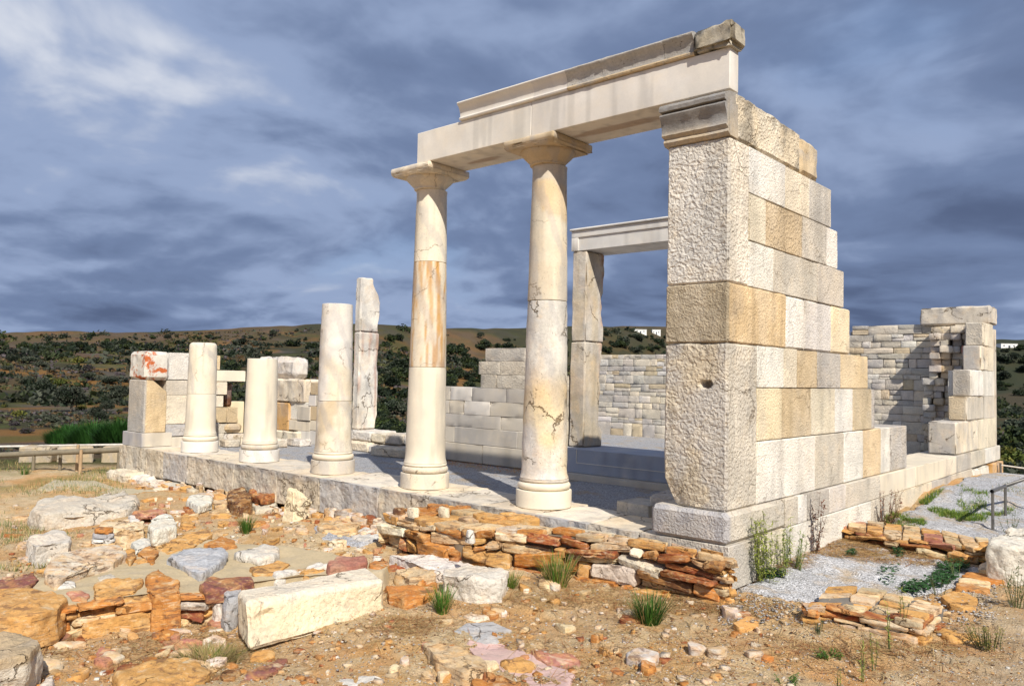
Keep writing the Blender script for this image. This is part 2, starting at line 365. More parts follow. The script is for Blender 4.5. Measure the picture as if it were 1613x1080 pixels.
def hit(px, py, r0=1.5, r1=1200):
    d = ray(px, py); ts = np.geomspace(r0, r1, 900)
    P = CAM+ts[:, None]*d; g = HG(P[:, 0], P[:, 1])-P[:, 2]
    i = np.argmax(g > 0)
    if not g[i] > 0: return None
    a = g[i-1] if i else 0; f = -a/(g[i]-a) if i else 0
    return CAM+(ts[i-1]+(ts[i]-ts[i-1])*f)*d

def mat_ground():
    m = bpy.data.materials.new('earth'); m.use_nodes = True; t = NT(m.node_tree); bs = t.n['Principled BSDF']
    v = t.node('ShaderNodeTexCoord', 3); col = t.node('ShaderNodeAttribute', 0, {'attribute_name': 'Col'})
    a = t.noise(v, 2.2, 8, .62, .3); b = t.noise(v, 9, 8, .65, .5); f = t.noise(v, 60, 5, .7)
    c = t.mix(t.math('MULTIPLY', t.ramp(a, .45, .65), .5), col, t.mix(1.0, col, (1.0, .80, .62), 'MULTIPLY'))
    c = t.mix(t.math('MULTIPLY', t.ramp(b, .52, .64), .55), c, t.mix(1.0, c, (1.22, 1.25, 1.35), 'MULTIPLY'))
    c = t.mix(t.math('MULTIPLY', t.ramp(b, .46, .36), .55), c, t.mix(1.0, c, (.62, .55, .48), 'MULTIPLY'))
    pv = t.voro(v, 55, out=1); pd = t.voro(v, 55)
    pe = t.node('ShaderNodeSeparateXYZ', 0, Vector=pv)
    peb = t.math('MULTIPLY', t.ramp(pd, .42, .25), t.ramp(pe, .58, .66))
    c = t.mix(t.math('MULTIPLY', peb, .65), c, t.mix(1.0, c, (1.45, 1.6, 1.9), 'MULTIPLY'))
    val = t.math('ADD', t.math('MULTIPLY', t.math('SUBTRACT', f, .5), .9), 1.0)
    c = t.mix(1.0, c, t.node('ShaderNodeCombineXYZ', 0, X=val, Y=val, Z=val), 'MULTIPLY')
    t.l.new(c, bs.inputs['Base Color']); bs.inputs['Roughness'].default_value = .95; bs.inputs['Specular IOR Level'].default_value = .1
    h = t.math('ADD', t.math('ADD', t.math('MULTIPLY', f, .6), b), t.math('MULTIPLY', peb, .5))
    t.l.new(t.node('ShaderNodeBump', 0, Strength=1.0, Distance=.035, Height=h), bs.inputs['Normal'])
    return m
def mat_gravel():
    m = bpy.data.materials.new('gravel'); m.use_nodes = True; t = NT(m.node_tree); bs = t.n['Principled BSDF']
    v = t.node('ShaderNodeTexCoord', 3); col = t.node('ShaderNodeAttribute', 0, {'attribute_name': 'Col'})
    vo = t.voro(v, 62, out=1); vd = t.voro(v, 62)
    g = t.node('ShaderNodeSeparateXYZ', 0, Vector=vo)
    val = t.math('ADD', t.math('MULTIPLY', g, .75), .62)
    c = t.mix(1.0, col, t.node('ShaderNodeCombineXYZ', 0, X=val, Y=val, Z=val), 'MULTIPLY')
    c = t.mix(t.ramp(t.noise(v, 2.2, 8, .7), .5, .66, 0, .75), c, (.42, .31, .18))
    c = t.mix(t.ramp(vd, .6, .95), c, (.2, .2, .2))
    t.l.new(c, bs.inputs['Base Color']); bs.inputs['Roughness'].default_value = .95; bs.inputs['Specular IOR Level'].default_value = .15
    h = t.math('SUBTRACT', t.math('MULTIPLY', t.noise(v, 90, 2), .4), vd)
    t.l.new(t.node('ShaderNodeBump', 0, Strength=1.0, Distance=.012, Height=h), bs.inputs['Normal'])
    return m
MAT['earth'] = mat_ground(); MAT['gravel'] = mat_gravel()
def build_ground():
    base = math.atan2(_fw[1], _fw[0])
    th = np.concatenate([np.linspace(-.72, .72, 760), np.linspace(.72, 2*math.pi-.72, 90)[1:-1]])
    rr = np.concatenate([[.3], np.geomspace(1.0, 1600, 820)])
    T, R = np.meshgrid(th, rr)
    x = CAM[0]+R*np.cos(base+T); y = CAM[1]+R*np.sin(base+T); x = x.ravel(); y = y.ravel()
    z = HG(x, y); V = np.c_[x, y, z]; n = len(th)
    i = np.arange(len(rr)-1)[:, None]*n; j = np.arange(n); jn = (j+1) % n
    F = np.stack([i+j, i+n+j, i+n+jn, i+jn], -1).reshape(-1, 4)
    F = F[:, ::-1]
    ctr = len(V); V = np.vstack([V, [CAM[0], CAM[1], GH(CAM[0], CAM[1])]])
    # colours
    r = np.hypot(V[:, 0]-CAM[0], V[:, 1]-CAM[1]); P = np.c_[V[:, 0], V[:, 1], V[:, 0]*0]
    dirt = np.array([.55, .385, .215]); dirt2 = np.array([.63, .50, .32]); orange = np.array([.60, .31, .10]); grassy = np.array([.20, .19, .065])
    a = smooth01(-.3, .5, fbm(P*.55, 31, 4))[:, None]; b = smooth01(0, .55, fbm(P*1.9+3, 32, 4))[:, None]
    c = dirt*(1-a)+dirt2*a; c = c*(1-.5*b)+orange*.5*b
    rk = smooth01(.08, .2, fbm(P*np.array([1.6, 2.6, 1])+4, 24, 4))[:, None]; rc = smooth01(-.3, .3, fbm(P*3.5, 26, 4))[:, None]; c = c*(1-.65*rk)+.65*rk*(np.array([.56, .36, .16])*rc+np.array([.60, .47, .29])*(1-rc))
    rightside = smooth01(1.2, 2.6, V[:, 0]-.25*V[:, 1]*0+.18*fbm(P*2, 35))[:, None]
    c = c*(1-.6*rightside)+np.array([.36, .31, .24])*.6*rightside
    gl = (smooth01(-8, -13, V[:, 0])*smooth01(-.2, .5, fbm(P*.9+7, 33, 4)))[:, None]
    c = c*(1-.6*gl)+grassy*.6*gl
    # hillside
    hs = smooth01(17.5, 22, r+1.5*fbm(P*.3, 39, 3)+np.where(V[:, 0] > -5, -3, 0))[:, None]
    n1 = fbm(P*.03, 41, 5); n2 = fbm(P*.09+5, 42, 5); n3 = fbm(P*.25+9, 43, 4)
    heath = np.array([.042, .043, .024]); ochre = np.array([.20, .11, .04]); olive = np.array([.075, .085, .028]); slope = np.array([.125, .085, .055]); mauve = np.array([.09, .08, .08])
    k = smooth01(-.2, .4, n1)[:, None]; h = heath*(1-k)+slope*k*.8
    k = smooth01(.05, .4, n2)[:, None]; h = h*(1-k)+ochre*k*.9
    k = smooth01(.0, .45, n3+n1*.5)[:, None]; h = h*(1-.7*k)+olive*.7*k
    k = smooth01(.2, .6, fbm(P*.15+30, 44, 4))[:, None]; h = h*(1-.6*k)+mauve*.6*k
    fr = smooth01(150, 320, r)[:, None]; band = smooth01(-.1, .25, fbm(P*np.array([.02, .02, 1]), 46, 5))[:, None]; h = h*(1-.75*fr)+fr*.75*(np.array([.044, .046, .027])*(1-band)+np.array([.11, .075, .045])*band)
    az = (V[:, 0]-CAM[0])*_r[0]+(V[:, 1]-CAM[1])*_r[1]; dk = smooth01(.08, .3, az/np.maximum(r, 1))[:, None]; h = h*(1-.75*dk)+dk*.75*(np.array([.030, .038, .024])*(1-.5*band)+np.array([.06, .05, .035])*.5*band)  # cloud shadow over the right-hand hills, painted into the ground colour
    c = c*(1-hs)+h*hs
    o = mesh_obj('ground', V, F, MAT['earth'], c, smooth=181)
    # fan at the centre
    tag(o, 'sandy orange earth of the ruin field running out to the scrubby hills', kind='structure')
    return o
build_ground()
def sheet(name, poly, zoff, cell, mat, col, amp=.006, z=None, label=None, seed=0, edge=.12):
    """irregular sheet following the ground zoff above it (or at height z)"""
    P = np.array(poly); x0, y0 = P.min(0)-.1; x1, y1 = P.max(0)+.1
    nx = int((x1-x0)/cell)+2; ny = int((y1-y0)/cell)+2
    X, Y = np.meshgrid(np.linspace(x0, x1, nx), np.linspace(y0, y1, ny)); X = X.ravel(); Y = Y.ravel()
    nz = fbm(np.c_[X*1.7, Y*1.7, X*0], seed, 4)*edge
    ins = np.zeros(len(X), bool); sd = np.full(len(X), 1e9)
    for i in range(len(P)):
        ax, ay = P[i]; bx, by = P[(i+1) % len(P)]
        cond = ((ay > Y) != (by > Y)) & (X < (bx-ax)*(Y-ay)/(by-ay+1e-12)+ax); ins ^= cond
        tt = np.clip(((X-ax)*(bx-ax)+(Y-ay)*(by-ay))/((bx-ax)**2+(by-ay)**2), 0, 1)
        sd = np.minimum(sd, np.hypot(X-ax-tt*(bx-ax), Y-ay-tt*(by-ay)))
    sd = np.where(ins, sd, -sd)+nz
    base = HG(X, Y) if z is None else np.full(len(X), z)
    Z = base+zoff+amp*fbm(np.c_[X*6, Y*6, X*0], seed+1, 3)-(.05 if z is None else 0)*np.clip(1-sd/.06, 0, 1)
    V = np.c_[X, Y, Z]
    i = (np.arange(ny-1)[:, None]*nx+np.arange(nx-1)).ravel()
    F = np.stack([i, i+1, i+nx+1, i+nx], -1); keep = (sd[F] > -.02).all(1); F = F[keep]
    us = np.unique(F); mp = np.zeros(len(V), int); mp[us] = np.arange(len(us)); V = V[us]; F = mp[F]
    o = mesh_obj(name, V, F, mat, col, smooth=181); tag(o, label, kind='structure'); return o
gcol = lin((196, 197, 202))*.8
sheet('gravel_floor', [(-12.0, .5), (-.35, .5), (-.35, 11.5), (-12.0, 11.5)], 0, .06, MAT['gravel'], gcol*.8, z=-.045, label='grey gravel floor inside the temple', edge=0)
sheet('gravel_court', [(.02, .15), (.5, .1), (1.15, .75), (1.45, 1.6), (1.55, 2.6), (.8, 2.7), (-.1, 2.9), (.0, 1.6)], .028, .04, MAT['gravel'], gcol*1.05, label='pale grey gravel pad in front of the side wall', seed=4, edge=.05)
sheet('gravel_path', [(.1, 4.0), (1.5, 3.5), (2.4, 5), (2.6, 9), (3, 13), (.3, 12.6), (.1, 8), (.15, 6)], .028, .07, MAT['gravel'], gcol*.95, label='grey gravel path along the temple side wall', seed=6, edge=.1)
sheet('gravel_patch', [(-4.9, -.75), (-3.9, -.62), (-3.9, -.95), (-4.6, -1.1)], .02, .03, MAT['gravel'], gcol, label='small patch of grey gravel below the stylobate', seed=8, edge=.05)
# ---------------------------------------------------------------- temple
R = random.Random(7)
_seed = [0]
def sd(): _seed[0] += 1; return _seed[0]
def vary(V, c, a=.13):
    k = fbm(V*np.array([2.2, 2.2, 3.4]), 141, 4)[:, None]; q = smooth01(.05, .5, fbm(V*np.array([3, 3, 1.3]), 142, 4))[:, None]; st = smooth01(.15, .5, fbm(V*np.array([9, 9, .9]), 143, 3))[:, None]
    c = np.broadcast_to(np.array(c, float), (len(V), 3))*(1+a*k); c = c*(1-.22*q)+np.array([.74, .66, .54])*.22*q; return np.clip(c*(1-.16*st), .01, .9)
def block(name, x0, x1, y0, y1, z0, z1, col, mat, parent, cell=.07, rad=.006, amp=.003, freq=6, chip=.016, c8=None, colfn=None, post=None, j=.04):
    c8 = c8 or box8(x0, x1, y0, y1, z0, z1)
    V, F = hexa(c8, cell, rad, amp, freq, sd(), chip)
    if post is not None: V = post(V)
    c = jit(C[col], R, j) if isinstance(col, str) else np.array(col)
    if colfn is not None: c = colfn(V, c)
    c = vary(V, c)
    o = mesh_obj(name, V, F, MAT[mat], c, parent, smooth=32)
    if parent is None: rebase(o)
    return o
def rebase(o):
    me = o.data; n = len(me.vertices); co = np.empty(n*3); me.vertices.foreach_get('co', co); co = co.reshape(-1, 3)
    off = np.array([co[:, 0].mean(), co[:, 1].mean(), co[:, 2].min()])
    me.vertices.foreach_set('co', (co-off).ravel()); me.update(); o.location = Vector(o.location)+Vector(off)
def zat(px, py, Y): return U(px, py, 'y', Y)[2]

# ---- side wall on the right, plane X = 0
wall = thing('temple_wall', (0, 0, -.35), 'tall stepped marble side wall running back from the front pillar, tan and white blocks', 'wall')
TH = .62
def course(z0, z1, joints, cols, mats, x1=0., x0=-TH, firstY=None, parent=wall, name='ashlar_block', **kw):
    zm = (z0+z1)/2
    for i in range(len(joints)-1):
        ya = onx(joints[i], 0, zm) if not (i == 0 and firstY is not None) else firstY
        yb = onx(joints[i+1], 0, zm)
        m_ = mats[i] if isinstance(mats, (list, tuple)) else mats
        pr = R.uniform(-.006, .004)
        block(name, x0, x1+pr, ya+.002, yb-.002, z0+.002, z1-.002, cols[i], m_, parent, **kw)
# footing course under the base
course(-.40, 0, [1142, 1187, 1230, 1283, 1366, 1404, 1462, 1493, 1527], 'GKPWXKGX', 'tool', x1=.05, firstY=-.04, cell=.08, chip=.03)
course(-.45, -.04, [1527, 1553, 1576], 'WL', ['tool', 'old'], x1=.05, cell=.06, chip=.08, amp=.02)
# base course
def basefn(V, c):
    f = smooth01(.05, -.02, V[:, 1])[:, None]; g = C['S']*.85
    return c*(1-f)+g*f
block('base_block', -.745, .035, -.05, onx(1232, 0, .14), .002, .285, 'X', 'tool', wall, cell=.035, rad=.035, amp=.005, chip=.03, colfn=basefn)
course(0.002, .285, [1232, 1252, 1266, 1302, 1327.8, 1382, 1438, 1485, 1503, 1527, 1549, 1572], 'XWGPXKKKGXWW', ['tool']*5+['new', 'new']+['tool']*4, x1=.035, cell=.08)
def sidecol(front, side):
    cf, cs = C[front], C[side]
    def f(V, c):
        w = smooth01(.05, .012, V[:, 1])[:, None]; return (cf*w+cs*(1-w))*np.array([1, 1, 1.])
    return f
# anta blocks
def peckpost(V):
    P = V*np.array([30, 30, 36]); k = fbm(P, 91, 2)
    on = (V[:, 1] < .02)
    V[:, 1] += np.where(on, np.abs(k)*.0085, 0)
    on2 = V[:, 0] > -.02
    V[:, 0] -= np.where(on2, np.abs(fbm(V*30, 92, 2))*.0022, 0)
    return V
def low_anta(V):
    V = peckpost(V)
    k = np.clip((.54-V[:, 2])/.27, 0, 1)*np.clip((-.30-V[:, 0])/.34, 0, 1)      # broken lower left corner
    V[:, 0] += k*.10; V[:, 1] += k*.07*np.clip(1-V[:, 1]/.5, 0, 1)
    hx, hz = ony(1111, 0, U(1111, 605, 'y', 0)[2]), U(1111, 605, 'y', 0)[2]      # cramp hole
    d = np.hypot((V[:, 0]-hx)/.06, (V[:, 2]-hz)/.04); V[:, 1] += np.where(V[:, 1] < .05, .14*np.clip((1.1-d)*2.2, 0, 1), 0)
    return V
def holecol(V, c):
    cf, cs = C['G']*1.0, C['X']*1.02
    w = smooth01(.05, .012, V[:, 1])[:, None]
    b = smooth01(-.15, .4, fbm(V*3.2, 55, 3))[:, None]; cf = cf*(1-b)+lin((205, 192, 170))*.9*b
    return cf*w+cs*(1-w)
def jagged(V): return V
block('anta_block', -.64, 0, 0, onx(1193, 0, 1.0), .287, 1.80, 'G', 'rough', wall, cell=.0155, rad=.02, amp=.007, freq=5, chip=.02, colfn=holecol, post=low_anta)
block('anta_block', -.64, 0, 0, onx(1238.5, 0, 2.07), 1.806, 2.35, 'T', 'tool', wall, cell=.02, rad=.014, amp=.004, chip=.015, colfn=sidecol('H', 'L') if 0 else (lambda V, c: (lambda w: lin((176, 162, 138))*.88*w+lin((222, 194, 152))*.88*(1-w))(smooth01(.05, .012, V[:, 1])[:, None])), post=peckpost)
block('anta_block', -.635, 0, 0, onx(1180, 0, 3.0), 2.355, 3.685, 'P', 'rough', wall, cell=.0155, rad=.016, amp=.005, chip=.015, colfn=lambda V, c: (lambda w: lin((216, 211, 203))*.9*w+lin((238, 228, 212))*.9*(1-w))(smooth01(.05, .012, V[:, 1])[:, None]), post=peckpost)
course(.287, .885, [1193, 1284.5, 1330, 1360, 1388, 1402, 1428], 'WXWNWG', ['tool', 'tool', 'tool', 'tool', 'tool', 'rough'], rad=.012)
course(.888, 1.397, [1193, 1232, 1278, 1315.6, 1344, 1373, 1378.5], 'YHKWTG', 'tool')
course(1.40, 1.803, [1193, 1235, 1256, 1288, 1324, 1366.5], 'WKHGN', 'tool')
course(1.806, 2.348, [1238.7, 1268, 1310, 1338.5], 'WPY', 'tool', rad=.018)
course(2.352, 2.785, [1180, 1219, 1288, 1328.5], 'WXX', 'tool')
course(2.788, 3.235, [1180, 1206, 1263.8, 1302, 1320], 'KHXW', ['tool', 'rough', 'tool', 'tool'])
course(3.24, 3.683, [1180, 1237, 1275, 1309.5], 'WKG', 'tool')
zc = 3.688
def capfn(V, c):
    k = smooth01(-.1, .35, fbm(V*2.3, 61, 4))[:, None]; top = smooth01(4.0, 4.12, V[:, 2])[:, None]; g = smooth01(.02, .3, fbm(V*5, 62, 4)+.5*(V[:, 2]-3.9))[:, None]
    r = (C['K']*(1-k*.4)+C['N']*.4*k)*(1-.3*top)+.3*top*C['D']; return r*(1-.6*g)+np.array([.16, .15, .13])*.6*g
def captop(V):
    V[:, 2] += np.where(V[:, 2] > 3.95, .03*fbm(V*4, 66, 3)-.03*np.clip((V[:, 1]-1.0)/.9, 0, 1), 0); return V
block('cap_block', -.6, 0, .10, onx(1261, 0, 3.9), zc, 4.13, 'H', 'rough', wall, cell=.035, rad=.03, amp=.014, chip=.05, colfn=capfn, post=captop)
block('cap_block', -.6, 0, onx(1261, 0, 3.9)+.004, onx(1290, 0, 3.9), zc, 4.11, 'H', 'lichen', wall, cell=.035, rad=.045, amp=.016, chip=.07, post=captop)
# anta capital, moulded front face
def extrude_x(profile, x0, x1, n, amp=.002, seed=0, back=None, rag=0.):
    """profile [(y,z)...] closed loop, along X"""
    Pf = np.array(profile, float); m = len(Pf); xs = np.linspace(x0, x1, n)
    V = np.array([(x, p[0], p[1]) for x in xs for p in Pf])
    V[:, 1:] += (fbm(V*8+seed, seed, 3)*amp)[:, None]
    if rag:
        e = (V[:, 0] < x0+1e-6) | (V[:, 0] > x1-1e-6); V[:, 0] += np.where(e, fbm(V*6, seed+2, 3)*rag, 0)
    F = [[i*m+j, i*m+(j+1) % m, (i+1)*m+(j+1) % m, (i+1)*m+j] for i in range(n-1) for j in range(m)]
    F = [f[::-1] for f in F]
    cz = Pf.mean(0)
    F.append(list(range(m))); F.append([(n-1)*m+j for j in range(m)][::-1])
    return V, F
def prof_cap():
    z = 3.688
    p = [(.16, z), (-.008, z), (-.02, z+.012), (-.035, z+.03), (-.03, z+.05), (-.012, z+.062), (-.02, z+.075), (-.04, z+.09), (-.045, z+.10), (-.03, z+.118), (-.026, z+.15), (-.03, z+.19), (-.045, z+.225), (-.068, z+.26), (-.078, z+.285), (-.07, z+.30), (-.035, z+.305), (-.035, z+.318), (-.085, z+.325), (-.088, z+.36), (-.06, z+.39), (.0, z+.415), (.16, z+.43)]
    return p
V, F = extrude_x(prof_cap(), -.675, -.002, 40, .006, 5, rag=.02)
mesh_obj('anta_capital', V, F, MAT['lichen'], C['D']*1.05+(C['H']-C['D'])*smooth01(3.86, 3.74, V[:, 2])[:, None]*.8, wall, smooth=45)

# right end of the side wall, beyond the gap
rw = [(2.235, 2.69, 1520, 1549, 'X', 'K', 'tool'), (1.765, 2.232, 1516, 1545, 'G', 'K', 'old'), (1.275, 1.762, 1499, 1530, 'G', 'W', 'tool'), (.845, 1.272, 1493, 1523, 'T', 'X', 'tool'), (.29, .842, 1462, 1506, 'G', 'K', 'old')]
ends = [1564, 1565, 1566, 1566.5, 1569]
for (z0, z1, pf, pc, cf, cs, mt), pe in zip(rw, ends):
    zm = (z0+z1)/2; y0 = onx(pc, 0, zm); y1 = min(12.0, onx(pe, 0, zm)); xl = ony(pf, y0, zm)
    ym = y0+(y1-y0)*R.uniform(.45, .6)
    block('ashlar_block', xl, 0, y0, ym, z0, z1, cf, mt, wall, cell=.05, rad=.02, chip=.06, amp=.008, colfn=lambda V, c, a=C[cf], b=C[cs]: (lambda w: a*.95*(1-w)+b*w)(smooth01(-.03, -.01, V[:, 0])[:, None]))
    block('ashlar_block', -.6, 0, ym+.003, y1, z0, z1, cs, 'tool', wall, cell=.06)
# back wall with rubble masonry face
def masonry(x0, x1, z0, topfn, Y, rng, hs=(.10, .26), ws=(.16, .62), depth=.3, pal='GXXGKGXTXP', face=-1, cell=.07):
    L = []; z = z0
    while z < 3.2:
        h = rng.uniform(*hs); h *= 1.5 if z < z0+.5 else 1; x = x0+rng.uniform(0, .1)*0
        while x < x1-.05:
            w = min(rng.uniform(*ws)*(1.5 if z < z0+.5 else 1), x1-x)
            if x1-x-w < .12: w = x1-x
            tp = topfn(x+w/2)
            if z < tp-.04:
                zt = z+h if z+h < tp+.06 else tp+rng.uniform(-.02, .04)
                sub = [(x, x+w, z, zt)]
                if h > .19 and rng.random() < .35: zz_ = z+h*rng.uniform(.4, .6); sub = [(x, x+w, z, zz_), (x, x+w, zz_, zt)]
                elif w > .35 and rng.random() < .25: xx = x+w*rng.uniform(.35, .65); q = rng.uniform(.35, .65); zz_ = z+(zt-z)*q; sub = [(x, xx, z, zt), (xx, x+w, z, zz_), (xx, x+w, zz_, zt)]
                for (a, b, c_, d) in sub:
                    pr = rng.uniform(-.008, .010)
                    k = lambda: rng.uniform(-.005, .005)
                    c8 = [(a+.002+k(), Y+pr+k(), c_+.004+k()), (b-.002+k(), Y+pr+k(), c_+.004+k()), (b-.004, Y+depth, c_), (a+.004, Y+depth, c_), (a+.002+k(), Y+pr+k(), d-.004+k()), (b-.002+k(), Y+pr+k(), d-.004+k()), (b-.004, Y+depth, d-.003), (a+.004, Y+depth, d-.003)]
                    v, f = hexa(c8, cell, .004, .004, 7, rng.randrange(9999), .008)
                    L.append((v, f, jit(C[rng.choice(pal)]*1.0, rng, .08)))
            x += w
        z += h
    return merge(L)
bw = thing('back_wall', (-4.8, 11.6, -.45), 'low back wall of small irregular grey and tan stones seen through the doorway', 'wall')
rb = random.Random(21)
topf = lambda x: 2.16 if x < -5.6 else (2.45 if x < -2.75 else 2.70)
V, F, c = masonry(-9.55, -.55, -.47, topf, 11.4, rb)
mesh_obj('masonry', V, F, MAT['tool'], c, bw, smooth=50)
block('core', -9.5, -2.8, 11.65, 12.0, -.47, 2.08, 'X', 'old', bw, cell=.2)
block('core', -2.78, -.02, 11.63, 12.0, -.47, 2.62, 'X', 'old', bw, cell=.2)
block('top_block', -1.27, .0, 11.3, 12.0, 2.70, 3.06, 'X', 'old', bw, cell=.045, rad=.03, amp=.02, chip=.10)
L = []
for z in np.arange(.3, 2.62, .13):
    xl = -1.12 if z < 1.5 else -1.0
    for k in range(5):
        w = rb.uniform(.14, .24); a = min(xl+k*.19, -.3); y = 10.95+rb.uniform(-.08, .12)+.03*(k-1)
        v, f = hexa(box8(a, a+w, y, 11.38, z, z+.125+rb.uniform(0, .01)), .04, .012, .014, 9, rb.randrange(999), .05)
        L.append((v, f, jit(C['Q' if 1.6 < z < 2.5 and k == 3 and rb.random() < .6 else rb.choice('KXGXGGTX')], rb, .1)))
V, F, c = merge(L); mesh_obj('rubble_core', V, F, MAT['old'], c, wall, smooth=50)
block('floor_slab', -1.6, -.04, 5.6, 8.6, -.03, .20, 'W', 'new', wall, cell=.12)

# ---- stylobate along the front
st = thing('stylobate', (-6.3, .4, -.45), 'long weathered marble step under the five columns', 'step')
js = [197, 233, 262, 300, 372, 440, 508, 600, 680, 760, 845, 930, 1010, 1062]
xs = [-12.62]+[ony(p, 0, -.02) for p in js[1:]]
for i in range(len(xs)-1):
    a, b = xs[i], xs[i+1]; yb = .95+R.uniform(-.12, .1)
    top = lin([(224, 214, 198), (232, 214, 188), (230, 220, 204), (234, 218, 192)][i % 4])*.9
    fr = lin([(206, 196, 178), (216, 204, 184), (196, 192, 188), (210, 196, 172)][(i*3) % 4])*.85
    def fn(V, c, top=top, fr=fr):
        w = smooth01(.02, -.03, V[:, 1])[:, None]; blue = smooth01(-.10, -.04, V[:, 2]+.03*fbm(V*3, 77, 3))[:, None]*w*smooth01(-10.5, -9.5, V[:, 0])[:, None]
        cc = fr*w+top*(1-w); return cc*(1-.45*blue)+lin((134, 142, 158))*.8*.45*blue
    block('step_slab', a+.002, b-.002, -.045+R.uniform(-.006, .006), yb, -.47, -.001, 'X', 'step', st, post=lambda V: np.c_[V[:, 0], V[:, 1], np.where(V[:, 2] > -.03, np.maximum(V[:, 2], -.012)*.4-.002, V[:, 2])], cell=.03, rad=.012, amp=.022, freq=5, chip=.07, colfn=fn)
ft = thing('footing', (-12, -.1, -.8), 'rough pale foundation stones under the left end of the step', 'footing')
for (a, b, d, z0, z1, c_) in [(183, 214, .34, -.75, -.43, 'K'), (212, 232, .25, -.75, -.47, 'P'), (228, 246, .22, -.7, -.5, 'W'), (250, 290, .16, -.7, -.5, 'X')]:
    xa, xb = ony(a, -.2, -.5), ony(b, -.2, -.5)
    block('footing_stone', xa, xb, -.05-d, .2, z0, z1, c_, 'boulder', ft, cell=.04, rad=.05, amp=.03, chip=.09)

# ---- columns
def lathe(prof, cx, cy, seg=56, amp=.0015, seed=0, cap=True, wob=0., freq=9):
    n = len(prof); th = np.linspace(0, 2*math.pi, seg, endpoint=False)
    V = np.array([(cx+r*math.cos(a), cy+r*math.sin(a), z) for (r, z) in prof for a in th])
    N = np.c_[np.tile(np.cos(th), n), np.tile(np.sin(th), n), np.zeros(n*seg)]
    V = V+N*(fbm(V*freq+seed, seed, 4)*amp)[:, None]
    F = [[i*seg+j, i*seg+(j+1) % seg, (i+1)*seg+(j+1) % seg, (i+1)*seg+j] for i in range(n-1) for j in range(seg)]
    if cap:
        F.append(list(range(seg))[::-1]); F.append([(n-1)*seg+j for j in range(seg)])
    return V, F
def shaft_r(z, rb_=.262, rt=.198, H=3.9):
    k = max(0, (z-.33)/(H-.33)); r = rb_+(rt-rb_)*(k**1.08)
    if z < .42: r += .016*((.42-z)/.09)**2*.9
    if z > H-.06: r += .012*((z-H+.06)/.06)**2
    return r
CXS = [-2.4696-2*i for i in range(5)][::-1]; YC = .4737
labels = ['broken two-piece column nearest the left wall with a rounded top', 'short smooth broken column second from the left, flat topped', 'cracked veined broken column in the middle of the row',
          'complete slender column with a tan veined middle drum', 'complete column nearest the front pillar with a white plinth']
def drum(parent, cx, z0, z1, col, mat, amp, seed, roundtop=0, colfn=None, scale=1.):
    n = max(4, int((z1-z0)/.05)); zs = np.linspace(z0, z1, n)
    pr = [(shaft_r(z)*scale, z) for z in zs]
    pr = [(pr[0][0]-.008, z0), (pr[0][0]-.001, z0+.005)]+pr[1:-1]+[(pr[-1][0]-.001, z1-.005), (pr[-1][0]-.007, z1)]
    if roundtop:
        pr = [p for p in pr if p[1] < z1-roundtop]; r = pr[-1][0]
        for a in (15, 35, 55, 75): pr.append((r-roundtop*(1-math.cos(math.radians(a))), z1-roundtop+roundtop*math.sin(math.radians(a))))
    pr.append((.02, z1)) if roundtop else None
    V, F = lathe(pr, cx, YC, amp=amp, seed=seed)
    c = C[col] if isinstance(col, str) else np.array(col)
    if colfn is not None: c = colfn(V, c)
    c = vary(V, c, .10)
    return mesh_obj('shaft_drum', V, F, MAT[mat], c, parent, smooth=40)
def torus_prof(z0, z1, r, rin):
    zm, h = (z0+z1)/2, (z1-z0)/2
    return [(rin, z0)]+[(r-h+h*math.cos(a), zm+h*math.sin(a)) for a in np.linspace(-1.45, 1.45, 12)]+[(rin, z1)]
